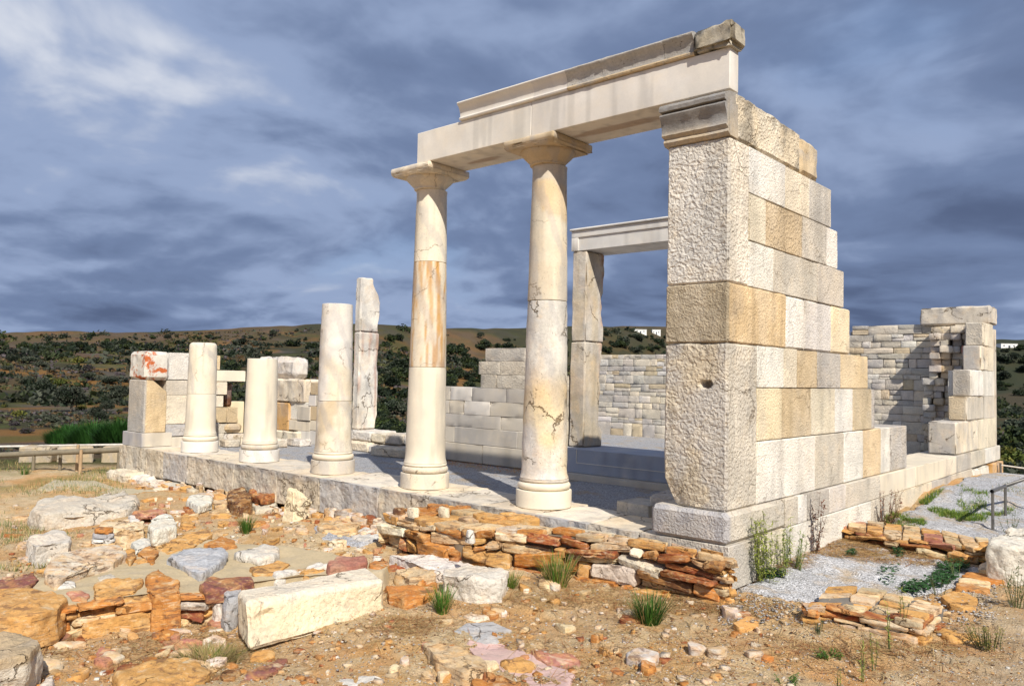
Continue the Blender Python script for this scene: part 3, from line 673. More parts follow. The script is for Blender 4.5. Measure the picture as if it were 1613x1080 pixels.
def column(i, plinth, torus, drums, cap=None, ph=.195):
    cx = CXS[i]; e = thing('column', (cx, YC, 0), labels[i], 'column', 'columns on the front step')
    V, F = lathe([(.02, .0), (.31, 0), (.318, .008), (.318, .03), (.3175, .1), (.318, ph-.02), (.314, ph-.004), (.305, ph), (.02, ph)], cx, YC, amp=.0015, seed=i, cap=False)
    mesh_obj('plinth', V, F, MAT[plinth[1]], C[plinth[0]], e, smooth=40)
    V, F = lathe([(.05, ph)]+torus_prof(ph+.004, ph+.088, .302, .27)+[(.05, ph+.088)], cx, YC, amp=.0012, seed=i+9, cap=False)
    mesh_obj('base_ring', V, F, MAT[torus[1]], C[torus[0]], e, smooth=50)
    V, F = lathe([(.05, ph+.088), (.268, ph+.089), (.278, ph+.094), (.283, ph+.104), (.281, ph+.115), (.275, ph+.124), (.05, ph+.125)], cx, YC, amp=.001, seed=i+19, cap=False)
    mesh_obj('base_fillet', V, F, MAT[drums[0][3]], C['K'] if isinstance(drums[0][2], np.ndarray) else C[drums[0][2]], e, smooth=50)
    for k, d in enumerate(drums): drum(e, cx, d[0], d[1], d[2], d[3], d[4], i*7+k, **(d[5] if len(d) > 5 else {}))
    if cap:
        V, F = lathe([(.05, 3.885), (.197, 3.885), (.205, 3.892), (.203, 3.902), (.205, 3.91), (.222, 3.93), (.252, 3.958), (.285, 3.99), (.308, 4.015), (.318, 4.035), (.315, 4.05), (.05, 4.052)], cx, YC-.04, amp=.002, seed=i+33, cap=False)
        ec = mesh_obj('echinus', V, F, MAT['drum'], C[cap[0]], e, smooth=50)
        ya, yb_, h_ = YC-.04-.37, YC-.04+.37, .37
        c8 = [(cx-h_+.03, ya+.03, 4.045), (cx+h_-.03, ya+.03, 4.045), (cx+h_-.03, yb_-.03, 4.045), (cx-h_+.03, yb_-.03, 4.045), (cx-h_, ya, 4.085), (cx+h_, ya, 4.085), (cx+h_, yb_, 4.085), (cx-h_, yb_, 4.085)]
        block('abacus_lower', 0, 0, 0, 0, 0, 0, cap[0], 'drum', e, c8=c8, cell=.03, rad=.006, amp=.003, chip=.03 if i == 4 else .01)
        block('abacus', cx-h_, cx+h_, ya, yb_, 4.086, 4.158, cap[0], 'drum', e, cell=.03, rad=.012, amp=.003, chip=.10 if i == 4 else .02)
    return e
z0 = .32
def veincol(a, b, s, sl_=2.2):
    ca, cb = (C[a] if isinstance(a, str) else a), (C[b] if isinstance(b, str) else b)
    def f(V, c):
        q = fbm(np.c_[V[:, 0]*26+V[:, 2]*sl_, V[:, 1]*26, V[:, 2]*.7], s, 4); k = smooth01(-.25, .35, q)[:, None]; return ca*(1-k)+cb*k
    return f
def patchcol(a, b, s, fr=2.2, lo=0., hi=.3, extra=None):
    ca, cb = C[a], C[b]
    def f(V, c):
        k = smooth01(lo, hi, fbm(V*fr, s, 4))[:, None]; r = ca*(1-k)+cb*k
        return extra(V, r) if extra else r
    return f
sm = lin((234, 224, 204))*.92; C['M'] = sm
column(0, ('W', 'new'), ('M', 'new'), [(z0, 1.038, 'M', 'new', .002), (1.04, 1.965, 'M', 'drum', .004, dict(roundtop=.07))])
column(1, ('W', 'drum'), ('X', 'old'), [(z0, 1.672, 'M', 'new', .003)])
def c2fn(V, r):
    k = smooth01(.0, .02, V[:, 2]-(1.06+.03*np.sin(V[:, 0]*7)))[:, None]*smooth01(.05, .02, V[:, 2]-(1.06+.03*np.sin(V[:, 0]*7)))[:, None]
    k2 = smooth01(.0, .03, V[:, 2]-(1.80+.35*(V[:, 0]-CXS[2])+.03*fbm(V*5, 3)))[:, None]*smooth01(.12, .08, V[:, 2]-(1.80+.35*(V[:, 0]-CXS[2])))[:, None]
    k = np.maximum(k, k2); return r*(1-k)+C['W']*k
column(2, ('X', 'drum'), ('K', 'new'), [(z0, 1.05, 'M', 'drum', .004, dict(colfn=patchcol('M', 'T', 3, 2.5, -.1, .4, c2fn))), (1.053, 2.478, 'X', 'drum', .006, dict(colfn=patchcol('K', 'P', 4, 2.0, -.2, .3, c2fn)))])
column(3, ('K', 'drum'), ('K', 'old'), [(z0, 1.558, 'M', 'new', .002), (1.561, 2.93, 'T', 'drum', .002, dict(colfn=veincol('K', 'L', 5))), (2.932, 3.885, 'M', 'drum', .002)], cap=('K',))
def lowdrum(V, c):
    k = smooth01(-.1, .4, fbm(V*1.6+3, 8, 3))[:, None]; r = C['P']*(1-k)+C['Y']*k
    m = smooth01(1.2, 1.6, V[:, 2])[:, None]; r = r*(1-m)+C['W']*m*.95
    y = np.exp(-((V[:, 2]-1.28)/.16)**2)[:, None]*.8; r = r*(1-y)+C['N']*y
    s = (smooth01(.10, .0, np.abs(V[:, 2]-1.15-.04*fbm(V*5, 12, 3)))*smooth01(0, .4, fbm(V*7, 13, 3)))[:, None]; r = r*(1-.7*s)+np.array([.12, .10, .07])*.7*s
    e = smooth01(.0, -.24, V[:, 0]-CXS[4]+.12)[:, None]*smooth01(.1, .5, fbm(V*14, 14, 2))[:, None]; return r*(1-.6*e)+np.array([.2, .18, .15])*.6*e
def updrum(V, c):
    th = np.arctan2(V[:, 1]-YC, V[:, 0]-CXS[4]); s_ = (th+math.pi/2)*.21
    k = (smooth01(3.35, 3.36, V[:, 2]+.3*s_+.015*fbm(V*9, 15))*smooth01(3.76, 3.75, V[:, 2]+.15*s_))*smooth01(-.03, .0, s_-.55*(3.62-V[:, 2])+.07)
    k = k[:, None]; r = C['K']*(1-k)+C['N']*k
    t_ = (smooth01(3.70, 3.72, V[:, 2]+.15*s_))[:, None]; return r*(1-t_)+C['X']*t_
column(4, ('M', 'new'), ('M', 'new'), [(z0, 2.325, 'X', 'old', .007, dict(colfn=lowdrum)), (2.33, 3.885, 'K', 'drum', .003, dict(colfn=updrum))], cap=('H',))

# ---- architrave and cornice
ar = thing('architrave', (-2.3, .45, 4.16), 'long smooth white marble beam across the two tall columns and the front pillar', 'beam')
YA, YB, ZA = .10, .74, 4.16
ZT = U(657.4, 211.3, 'y', YA)[2]; ZT2 = U(1151.5, 71.2, 'y', YA)[2]; ZT = (ZT+ZT2)/2
xa = ony(656.5, YA, ZA); xm = CXS[4]+.02; xb = ony(1149.5, YA, ZA)
def soff(V, c):
    under = smooth01(ZA+.02, ZA, V[:, 2]) > .4
    r = np.broadcast_to(c, (len(V), 3)).copy()
    for (x_, y_, a, b) in ((-1.55, .42, .62, .085), (-3.55, .50, .26, .05)):
        d = np.hypot((V[:, 0]-x_)/a, (V[:, 1]-y_-.12*(V[:, 0]-x_)*0)/b)+.35*fbm(V*5, 71, 3)
        k = (smooth01(1.15, .85, d)*under*.8)[:, None]; r = r*(1-k)+lin((140, 84, 34))*.8*k
    u = (under*.35)[:, None]
    return r*(1-u)+C['K']*u
block('beam', xa, xm-.0015, YA, YB, ZA, ZT, lin((230, 224, 214))*.92, 'new', ar, cell=.03, rad=.007, amp=.0012, chip=.004, colfn=soff)
block('beam', xm+.0015, xb, YA+.001, YB, ZA, ZT, lin((228, 222, 214))*.92, 'new', ar, cell=.03, rad=.007, amp=.0012, chip=.004, colfn=soff,
      post=lambda V: np.c_[V[:, 0], np.where((V[:, 0] > -.62) & (V[:, 1] > YA+.17), YA+.17, V[:, 1]), V[:, 2]])
co = thing('cornice', (-2, .3, ZT), 'moulded cornice pieces lying along the top of the white beam, clean on the left and blackened on the right', 'cornice')
pxs = [719.5, 836, 889, 944.5, 1042, 1090]; YF = YA-.075
def cpro(o=0.):
    z = ZT+.002; return [(YA+.42, z), (YA-.012, z), (YA-.028, z+.006), (YA-.034, z+.022), (YA-.028, z+.034), (YA-.016, z+.04), (YA-.014, z+.048), (YA-.018, z+.09), (YA-.03, z+.13), (YA-.052, z+.165), (YF, z+.185), (YF-.004, z+.20), (YF+.002, z+.212), (YF+.05, z+.222), (YA+.42, z+.225)]
cxs = [ony(p, YF, ZT+.1) for p in pxs]
ccs = [C['W'], C['P'], lin((192, 188, 182))*.92, lin((190, 186, 180))*.9, lin((176, 172, 166))*.88]
for k in range(5):
    V, F = extrude_x(cpro(), cxs[k]+.001, cxs[k+1]-.001, 24, .001 if k < 2 else .005, 40+k, rag=0 if k < 1 else .01)
    cc = ccs[k]
    if k >= 2: w = smooth01(ZT+.05, ZT+.035, V[:, 2])[:, None]; cc = cc*(1-w)+C['H']*w
    mesh_obj('cornice_block', V, F, MAT['new' if k < 2 else 'lichen'], cc, co, smooth=40)
V, F = hexa(box8(cxs[5]+.003, ony(1155, YF, ZT+.1), YF-.0, YA+.2, ZT+.002, ZT+.225), .025, .035, .018, 7, 9, .08)
k = smooth01(-.25, .25, fbm(V*9, 44, 3)-1.2*(V[:, 0]+.35))[:, None]
mesh_obj('cornice_block', V, F, MAT['lichen'], lin((186, 176, 156))*.85*(1-k)+lin((78, 74, 66))*k, co, smooth=50)

# ---- doorway on the right
YD = 3.25
Xf, Xs = ony(895.5, YD, .4), ony(919, YD, .4)
y1 = onx(949, Xs, 1.0); y1 = min(max(y1, YD+.35), YD+.8)
th = thing('door_threshold', (-3, 3.2, -.05), 'blue-grey marble threshold of the doorway with a thin raised border', 'threshold')
block('sill', ony(886, 3.0, .2)-.3, -1.55, 3.0, 3.85, .045, .40, lin((176, 184, 200))*.8, 'new', th, cell=.08, rad=.006, amp=.001, chip=0)
block('step', -4.75, -1.5, 2.88, 3.1, -.12, .043, 'X', 'new', th, cell=.08, rad=.008, amp=.002)
block('border', ony(908, 2.99, .2), -1.56, 2.992, 3.01, .19, .202, 'W', 'new', th, cell=.3, rad=.002, amp=0, chip=0)
block('border', ony(908, 2.99, .2)-.012, ony(908, 2.99, .2), 2.992, 3.01, .19, .398, 'W', 'new', th, cell=.3, rad=.002, amp=0, chip=0)
def jambpost(V):
    e = smooth01(.12, .0, np.abs(V[:, 1]-y1)); q = np.maximum(0, fbm(V*np.array([3, 3, 2.2]), 81, 3)+.25)
    V[:, 1] -= e*q*.14; V[:, 0] -= e*q*.03; return V
def jambcol(V, c):
    q = fbm(np.c_[V[:, 0]*8, V[:, 1]*8, V[:, 2]*1.2], 82, 4); k = smooth01(-.2, .4, q)[:, None]; r = lin((196, 184, 164))*.88*(1-k)+lin((212, 204, 192))*.9*k
    e = (smooth01(.16, .04, np.abs(V[:, 1]-y1))*smooth01(.0, .3, fbm(V*6, 83, 3)))[:, None]; r = r*(1-.6*e)+lin((150, 84, 60))*.9*.6*e
    b = smooth01(1.0, 1.5, V[:, 2]+.6*fbm(V*1.5, 84))[:, None]*smooth01(2.0, 1.7, V[:, 2])[:, None]; return r*(1-.3*b)+C['H']*.3*b
jm = thing('door_jamb', ((Xf+Xs)/2, YD+.2, .4), 'tall weathered grey stone post holding the left end of the door lintel', 'door post')
zj = U(910, 589, 'y', YD)[2]
block('post', Xf, Xs, YD, y1, .403, 2.02, 'G', 'old', jm, cell=.04, rad=.02, amp=.010, chip=.05, colfn=jambcol, post=jambpost)
block('post', Xf+.01, Xs, YD+.005, y1, 2.025, 3.43, 'G', 'old', jm, cell=.04, rad=.02, amp=.012, chip=.06, colfn=jambcol, post=jambpost)
block('door_jamb', -1.95, -1.62, YD, y1, .403, 3.43, 'G', 'old', None, cell=.06, rad=.02, amp=.01, chip=.05)
tag(bpy.context.scene.collection.objects[-1], 'grey stone post of the doorway hidden behind the front pillar, holding the right end of the lintel', 'door post')
li = thing('door_lintel', (-2.9, 3.4, 3.44), 'smooth pale grey marble lintel with a stepped border over the doorway', 'lintel')
Xl = ony(899.5, YD-.03, 3.6); Xr = -1.5; lz0, lz1 = 3.435, U(899, 361, 'y', YD-.05)[2]
lc = lin((224, 222, 219))*.9
block('lintel_beam', Xl+.01, Xr, YD+.0, YD+.62, lz0, lz1-.035, lc, 'new', li, cell=.06, rad=.005, amp=.001, chip=0)
block('border', Xl, Xr, YD-.022, YD+.02, lz0+.21, lz1-.036, lc, 'new', li, cell=.06, rad=.006, amp=.001, chip=0)
block('border', Xl, Xl+.13, YD-.0215, YD+.02, lz0+.001, lz0+.2095, lc, 'new', li, cell=.06, rad=.006, amp=.001, chip=0)
block('top_lip', Xl-.02, Xr, YD-.05, YD+.64, lz1-.034, lz1, lc, 'new', li, cell=.06, rad=.008, amp=.001, chip=0)

# ---- cross wall between the doors, front plane Y = 3.25
cw = thing('cross_wall', (-5.8, 3.5, -.05), 'low smooth grey ashlar wall with a stepped top between the two tall columns', 'wall')
cz = [zat(825.6, 735.5, YD)-.03]+[zat(825.6, q, YD) for q in (707.7, 680, 658.4, 635.5, 612.7)]+[zat(790, q, YD) for q in (590, 569, 548)]
crs = [([640, 760, 860, 893], 'XXX'), ([640, 715.6, 814.8, 893], 'XGX'), ([640, 700, 788.3, 893], 'XGX'), ([640, 707.7, 730.5, 771.5, 893], 'XXPX'), ([640, 709, 743, 797, 893], 'XPGG'), ([756.5, 782, 893], 'XX'), ([753.4, 787.6, 846], 'XX'), ([764, 827], 'G')]
for k, (jj, cc) in enumerate(crs):
    zm = (cz[k]+cz[k+1])/2
    for q in range(len(jj)-1):
        a, b = ony(jj[q], YD, zm), ony(jj[q+1], YD, zm)
        if jj[q] == 640: a = -7.4
        if jj[q+1] == 893: b = -4.27
        block('ashlar_block', a+.002, b-.002, YD+R.uniform(-.003, .003), YD+.58, cz[k]+.002, cz[k+1]-.002, C[cc[q]]*.93, 'new' if k < 5 else 'tool', cw, cell=.08, rad=.008, amp=.003, chip=.02)
# low rough wall left of it
lw = thing('low_wall', (-8.6, 3.5, -.05), 'knee-high wall of rough cream stones behind the middle columns', 'wall')
for (z0_, z1_, pj) in ((-.05, .14, [548, 590, 625, 650, 690]), (.145, .34, [548, 585, 608, 634, 655, 690])):
    for a, b in zip(pj, pj[1:]):
        block('wall_stone', ony(a, YD-.05, z0_)+.004, ony(b, YD-.05, z0_)-.004, YD-.05+R.uniform(-.05, .03)-(.12 if z0_ < 0 else 0), YD+.6, z0_, z1_-R.uniform(0, .04), R.choice('KHXP'), 'boulder', lw, cell=.05, rad=.03, amp=.015, chip=.05)
# tall jamb on the left
Xa_, Xb_ = ony(553, YD, .35), ony(563, YD, .35); y2 = onx(596, Xb_, 1.2); y2 = min(y2, YD+.95)
tj = thing('tall_pillar', ((Xa_+Xb_)/2, YD+.3, .3), 'tall lone white door post with rust streaks and a ragged right edge', 'pillar')
def tjpost(V):
    e = smooth01(.25, .0, np.abs(V[:, 1]-y2)); q = np.maximum(0, fbm(V*np.array([2, 2, 2.4]), 85, 3)+.2)
    V[:, 1] -= e*q*.07; k = smooth01(2.9, 3.4, V[:, 2]); V[:, 1] -= k*e*.15; V[:, 0] += .006*fbm(V*3, 86, 3); return V
def tjcol(V, c):
    r = np.broadcast_to(C['W']*.95, (len(V), 3)).copy()
    g = smooth01(-.1, .3, fbm(V*2.2, 87, 4))[:, None]*smooth01(1.8, 2.6, V[:, 2])[:, None]; r = r*(1-.6*g)+C['D']*.6*g
    s = (smooth01(.1, .45, fbm(np.c_[V[:, 0]*12, V[:, 1]*12, V[:, 2]*.9], 88, 3)))[:, None]*smooth01(2.6, 2.0, V[:, 2])[:, None]; r = r*(1-.6*s)+lin((170, 96, 66))*.9*.6*s
    y = smooth01(1.6, .6, V[:, 2]+.4*fbm(V*2, 89))[:, None]; return r*(1-.5*y)+C['K']*.5*y
block('post', Xa_, Xb_, YD, y2, .345, 2.30, 'W', 'old', tj, cell=.045, rad=.03, amp=.010, chip=.05, colfn=tjcol, post=tjpost)
block('post', Xa_+.01, Xb_, YD, y2, 2.30, 3.40, 'W', 'old', tj, cell=.045, rad=.03, amp=.010, chip=.06, colfn=tjcol, post=tjpost)
# cross wall, left piece
lc_ = thing('left_cross_wall', (-11.5, 3.5, -.05), 'broken stack of mixed cream and white blocks behind the second column', 'wall')
def rectY(px0, px1, py0, py1, col, mat='tool', Y=YD, depth=.5, **kw):
    xm_, ym_ = (px0+px1)/2, (py0+py1)/2
    z0_, z1_ = U(xm_, py1, 'y', Y)[2], U(xm_, py0, 'y', Y)[2]; a, b = ony(px0, Y, (z0_+z1_)/2), ony(px1, Y, (z0_+z1_)/2)
    return block('wall_block', a+.002, b-.002, Y, Y+depth, z0_+.002, z1_-.002, col, mat, lc_, cell=.05, **kw)
for a in [(400, 465.5, 562, 596.5, 'P', 'old', YD+.1, .4, dict(rad=.12, amp=.03)), (420, 479.5, 597, 633, 'K', 'old', YD, .5, dict(rad=.03, amp=.025, chip=.06)), (425, 454.5, 633.5, 677, 'L', 'old', YD, .5, dict(rad=.02)),
          (455, 487, 632.5, 662, 'W', 'tool', YD+.05, .5, dict(rad=.02)), (468, 488, 640, 662, 'X', 'new', YD-.02, .3, {}), (488, 503, 640, 662, 'H', 'new', YD+.0, .4, {}), (455, 488, 662.5, 678, 'K', 'new', YD, .4, {}), (488, 503, 662.5, 678, 'K', 'new', YD, .4, {}),
          (469, 488, 678.5, 698, 'W', 'new', YD, .4, {}), (488, 503, 678.5, 700, 'P', 'new', YD, .4, {}), (486, 497, 622, 639.5, 'P', 'new', YD+.02, .4, {}), (497, 504, 622, 639.5, 'X', 'new', YD+.02, .4, {}), (489, 504, 602, 621.5, 'H', 'tool', YD+.02, .4, {}), (415, 470, 677.5, 699, 'K', 'old', YD-.06, .5, dict(rad=.03, amp=.02))]:
    rectY(a[0], a[1], a[2], a[3], a[4], a[5], a[6], a[7], **a[8])
# ---- left wall, inner face X = XL
XL = -11.86
lwall = thing('left_wall', (-12.2, 1.2, 0), 'broken left side wall with a lichened corner block and ragged stepped courses', 'wall')
def rectX(px0, px1, py0, py1, col, mat='tool', X=XL, x0=-12.5, y0=None, **kw):
    xm_ = (px0+px1)/2; z0_, z1_ = U(xm_, py1, 'x', X)[2], U(xm_, py0, 'x', X)[2]; a, b = onx(px0, X, (z0_+z1_)/2), onx(px1, X, (z0_+z1_)/2)
    if y0 is not None: a = y0
    return block('wall_block', x0, X, a+.002, b-.002, z0_+.002, z1_-.002, col, mat, lwall, cell=.06, **kw)
afn = lambda V, c: (lambda w: lin((188, 184, 178))*.85*w+lin((214, 190, 152))*.9*(1-w))(smooth01(.10, .07, V[:, 1])[:, None])
zt = zat(215, 598, .05)
def abrk(V):
    k = np.clip((V[:, 1]-.2)/.3, 0, 1)*np.clip((V[:, 2]-.85)/.4, 0, 1); V[:, 2] -= k*.24; return V
block('anta_block', -12.53, -11.83, .05, onx(261, XL, .7), .262, zt, 'G', 'tool', lwall, cell=.035, rad=.015, amp=.005, colfn=afn, post=abrk)
block('corner_block', -12.54, -11.8, .04, onx(266, XL, 1.5), zt+.004, zat(215, 553, .05), 'P', 'redlichen', lwall, cell=.035, rad=.06, amp=.014, chip=.08)
block('base_block', -12.60, -11.76, 0.0, onx(266.7, XL, .1), .002, .26, 'P', 'new', lwall, cell=.06, colfn=lambda V, c: (lambda w: C['S']*.85*w+C['X']*(1-w))(smooth01(.03, .0, V[:, 1])[:, None]))
rectX(266.7, 345, 687, 706, 'X', 'new', X=-11.78)
for a in [(261, 345, 667, 685.5, 'S'), (261.5, 330, 622, 667, 'K'), (330, 338.5, 622, 667, 'M'), (262, 330, 599, 622, 'X'), (265.5, 303, 555.5, 598, 'W'), (303, 347, 559, 582, 'N')]:
    rectX(*a)
for a in [(303, 387, 583, 600.5, 'M', 'new'), (330, 358, 601, 621.5, 'K', 'old'), (338, 352, 623, 641, 'K', 'tool'), (338, 357, 641.5, 665.5, 'H', 'tool'), (357, 374.5, 641.5, 665.5, 'H', 'tool'), (338, 366, 667, 682, 'X', 'tool'), (340, 353, 682, 706, 'X', 'tool')]:
    rectX(*a)
rectX(358, 384, 632, 682, 'Y', 'new', X=XL-.25, y0=None)
rectX(353, 384, 683, 704, 'P', 'old', X=XL+.06)
rectX(352, 366, 603, 640, 'B', 'old', X=XL-.2, rad=.04, amp=.03)
rectX(357, 383, 667, 681, 'H', 'old', X=XL+.1, rad=.06, amp=.02)
# small loose blocks inside
def loose(name, label, cat, x0, x1, y0, y1, z0, z1, col, mat, group=None, rot=0, **kw):
    o = block(name, x0, x1, y0, y1, z0, z1, col, mat, None, **kw); o.rotation_euler[2] = rot; return tag(o, label, cat, group)
P_ = U(990, 812, 'z', 0); Q_ = U(1032, 815, 'z', 0)
loose('stone_block', 'flat tan block lying on the shaded gravel inside, left of the other', 'block', P_[0]-.22, P_[0]+.24, P_[1]+.1, P_[1]+.5, -.05, .12, 'G', 'tool', rot=-.15, cell=.04)
loose('stone_block', 'rough upright grey block beside the inner foot of the front pillar', 'block', Q_[0]-.14, Q_[0]+.26, Q_[1]+.08, Q_[1]+.5, -.05, .23, 'G', 'boulder', rot=.1, cell=.04, rad=.03, amp=.015)
P_ = U(405, 704, 'z', 0)
for k, (px, py, w, h, cc, lb) in enumerate([(362, 703, .32, .10, 'X', 'small pale slab fragment on the step beside the first column'), (384, 694, .4, .16, 'K', 'cream broken stone on the step just left of the second column'), (432, 712, .5, .12, 'X', 'rough white slab on the gravel just right of the second column'), (470, 708, .5, .10, 'P', 'flat white slab on the gravel behind the middle column'), (663, 716, .30, .28, 'Z', 'small bluish-white wedge stone leaning on the low rough wall'), (620, 722, .9, .12, 'K', 'long flat kerb stone along the foot of the low rough wall')]):
    y_ = {0: 1.6, 1: 2.0, 2: 2.3, 3: 2.8, 4: 3.05, 5: 2.95}[k]; z_ = -.05; p = U(px, py, 'y', y_)
    x_ = p[0]; loose('stone_block', lb, 'block', x_-w/2, x_+w/2, y_-.15, y_+.15, -.05, -.05+h+.05, cc, 'boulder', rot=R.uniform(-.2, .2), cell=.04, rad=.025, amp=.012, chip=.05)
# ---------------------------------------------------------------- rubble walls and loose stones
def pz(pts, z): return [tuple(U(a, b, 'z', z)[:2]) for a, b in pts]
def along(path):
    P = np.array(path); d = np.hypot(*(P[1:]-P[:-1]).T); s = np.r_[0, np.cumsum(d)]
    def f(q):
        return np.array([np.interp(q, s, P[:, 0]), np.interp(q, s, P[:, 1])])
    return f, s[-1]
def ltag(o, **k): return tag(o, **k)
def rubble(e, path, ztop, zbot, rng, rowh=(.04, .11), wid=(.10, .38), pal='LOHOTRBLXO', cap=70, name='wall_stone', depth=.2):
    f, Ltot = along(path); z = zbot; items = []
    while z < ztop-.02:
        h0 = rng.uniform(*rowh); h0 = min(h0, ztop-z+.01); s_ = -rng.uniform(0, .1)
        while s_ < Ltot:
            h = h0*rng.uniform(.85, 1.12); two = h0 > .085 and rng.random() < .3
            w = rng.uniform(*wid)*(1.25 if h > .075 else 1)
            for zz0, hh0 in (((z, h*.5), (z+h*.5, h*.52)) if two else ((z+rng.uniform(-.012, .012), h),)):
                a, b = f(max(0, s_)), f(min(Ltot, s_+w)); ln_ = np.hypot(*(b-a))
                if ln_ > .035:
                    t_ = (b-a)/ln_; nn = np.array([t_[1], -t_[0]])
                    pr = rng.uniform(-.04, .07); tl = rng.uniform(-.14, .14)
                    def pt(q, v, zz_): p = a+t_*q*ln_+nn*v; return (p[0], p[1], zz_+tl*(q-.5)*ln_)
                    k = lambda s=.26: rng.uniform(-s, s)*hh0
                    g = .004; hh = hh0-.004
                    c8 = [pt(g+abs(k(.3)), pr+k(.4), zz0+k()), pt(1-g-abs(k(.3)), pr+k(.4), zz0+k()), pt(1, -depth, zz0), pt(0, -depth, zz0), pt(g+abs(k(.4)), pr+k(.4), zz0+hh+k()), pt(1-g-abs(k(.4)), pr+k(.4), zz0+hh+k()), pt(1, -depth, zz0+hh), pt(0, -depth, zz0+hh)]
                    V, F = hexa(c8, .02, min(.018, hh0*.2), .012, 11, rng.randrange(99999), .04)
                    mt = 'boulder' if rng.random() < .09 else 'schist'
                    items.append((ln_*hh0, V, F, mt, jit(C['K'] if mt == 'boulder' else C[rng.choice(pal)], rng, .2)))
            s_ += w
        z += h0
    items.sort(key=lambda q: -q[0])
    for _, V, F, mt, cc in items[:cap]: mesh_obj(name, V, F, MAT[mt], cc, e, smooth=38)
    if len(items) > cap:
        V, F, cc = merge([(q[1], q[2], q[4]) for q in items[cap:]]); tag(mesh_obj('small_stones', V, F, MAT['schist'], cc, e, smooth=38), kind='stuff')
def paving(e, front, back, z, rng, nx, ny, pal='LOTHOXL', name='top_stone', h=.07, gap=.05, tilt=.04, skip=.05, zf=None):
    ff, Lf = along(front); fb, Lb = along(back)
    us = np.sort(np.r_[0, 1, (np.arange(1, nx)+np.array([rng.uniform(-.25, .25) for _ in range(nx-1)]))/nx])
    for i in range(nx):
        vs = np.sort(np.r_[0, 1, (np.arange(1, ny)+np.array([rng.uniform(-.3, .3) for _ in range(ny-1)]))/ny]) if ny > 1 else np.array([0, 1])
        for j in range(len(vs)-1):
            if rng.random() < skip: continue
            q = []
            for (u_, v_) in ((us[i], vs[j]), ((us[i]+us[i+1])/2, vs[j]-.03), (us[i+1], vs[j]), (us[i+1]+.0, (vs[j]+vs[j+1])/2), (us[i+1], vs[j+1]), (us[i], vs[j+1]), (us[i], (vs[j]+vs[j+1])/2)):
                a = ff(u_*Lf)*(1-v_)+fb(u_*Lb)*v_; q.append(a)
            q = np.array(q); c_ = q.mean(0); q = c_+(q-c_)*np.array([[1-gap-rng.uniform(0, .14)] for _ in q])
            zz_ = (zf(c_) if zf else z)+rng.uniform(-.012, .015)
            V, F = slabpoly([tuple(p) for p in q], zz_, h, .03, .012, .008, 9, rng.randrange(9999), tilt=(rng.uniform(-tilt, tilt), rng.uniform(-tilt, tilt)))
            mesh_obj(name, V, F, MAT['schist'], jit(C[rng.choice(pal)], rng, .14), e, smooth=38)
def core(e, front, back, ztop, zbot, inset=.05, name='mortar_core', col=(.17, .13, .09)):
    f2 = np.array(front)+.10*(np.array(back).mean(0)-np.array(front).mean(0))/np.linalg.norm(np.array(back).mean(0)-np.array(front).mean(0)); P = list(f2)+[np.array(q) for q in back][::-1]; P = np.array(P); c_ = P.mean(0); P = c_+(P-c_)*(1-inset)
    V, F = slabpoly([tuple(p) for p in P], ztop, ztop-zbot, .06, .02, .012, 6, 5)
    mesh_obj(name, V, F, MAT['mortar'], np.array(col), e, smooth=60)
ra = random.Random(5)
# A: dry-stone wall in front of the step
wa_f = pz([(600, 806), (650, 818), (700, 829), (780, 834), (860, 840), (950, 852), (1050, 868), (1140, 884)], -.09)
wa_b = [(p[0]+.1*0+.15, -.07) for p in wa_f]; wa_b[-1] = (.03, -.07)
A = thing('rubble_wall', (-1.8, -.4, -.5), 'long orange and brown dry-stone wall against the front step, ending at the front pillar', 'wall')
core(A, wa_f, wa_b, -.12, -.62, .04)
rubble(A, wa_f, -.09, -.56, ra, (.045, .15), (.08, .46), 'LTOORBLROLYB')
f_, L_ = along(wa_f); endp = wa_f[-1]
rubble(A, [endp, (endp[0]+.03, -.10)], -.08, -.54, ra, (.05, .1), (.08, .2), 'LLHO', cap=8)
for k, (px, py, w, cc) in enumerate([(655, 808, .17, 'W'), (690, 800, .2, 'L')]):
    pass
paving(A, [tuple(np.array(p)+np.array([0, .02])) for p in wa_f], wa_b, -.06, ra, 13, 3, h=.06, tilt=.05, skip=.12, zf=lambda c_: -.085+.04*min(1, max(0, (c_[1]+.6)/.5)))
for px, py, s_, cc, mt in [(650, 806, 14, 'K', 'boulder'), (740, 842, 8, 'W', 'boulder'), (628, 800, 14, 'B', 'schist'), (690, 795, 26, 'O', 'schist'), (730, 797, 18, 'O', 'schist'), (700, 786, 16, 'R', 'schist'), (770, 812, 34, 'L', 'schist'), (820, 812, 40, 'L', 'schist'), (700, 806, 11, 'K', 'boulder'), (680, 785, 10, 'L', 'schist')]:
    p = U(px, py, 'z', -.03); r_ = s_/FPX*8.2
    pts = [(p[0]+r_*math.cos(a)*ra.uniform(.8, 1.1), p[1]+r_*.7*math.sin(a)*ra.uniform(.8, 1.1)) for a in np.linspace(0, 6.28, 8)[:-1]]
    V, F = slabpoly(pts, -.02 if mt == 'schist' else .02, .12, .025, .03, .016, 9, ra.randrange(999)); mesh_obj('top_stone', V, F, MAT[mt], jit(C[cc], ra, .1), A, smooth=38)
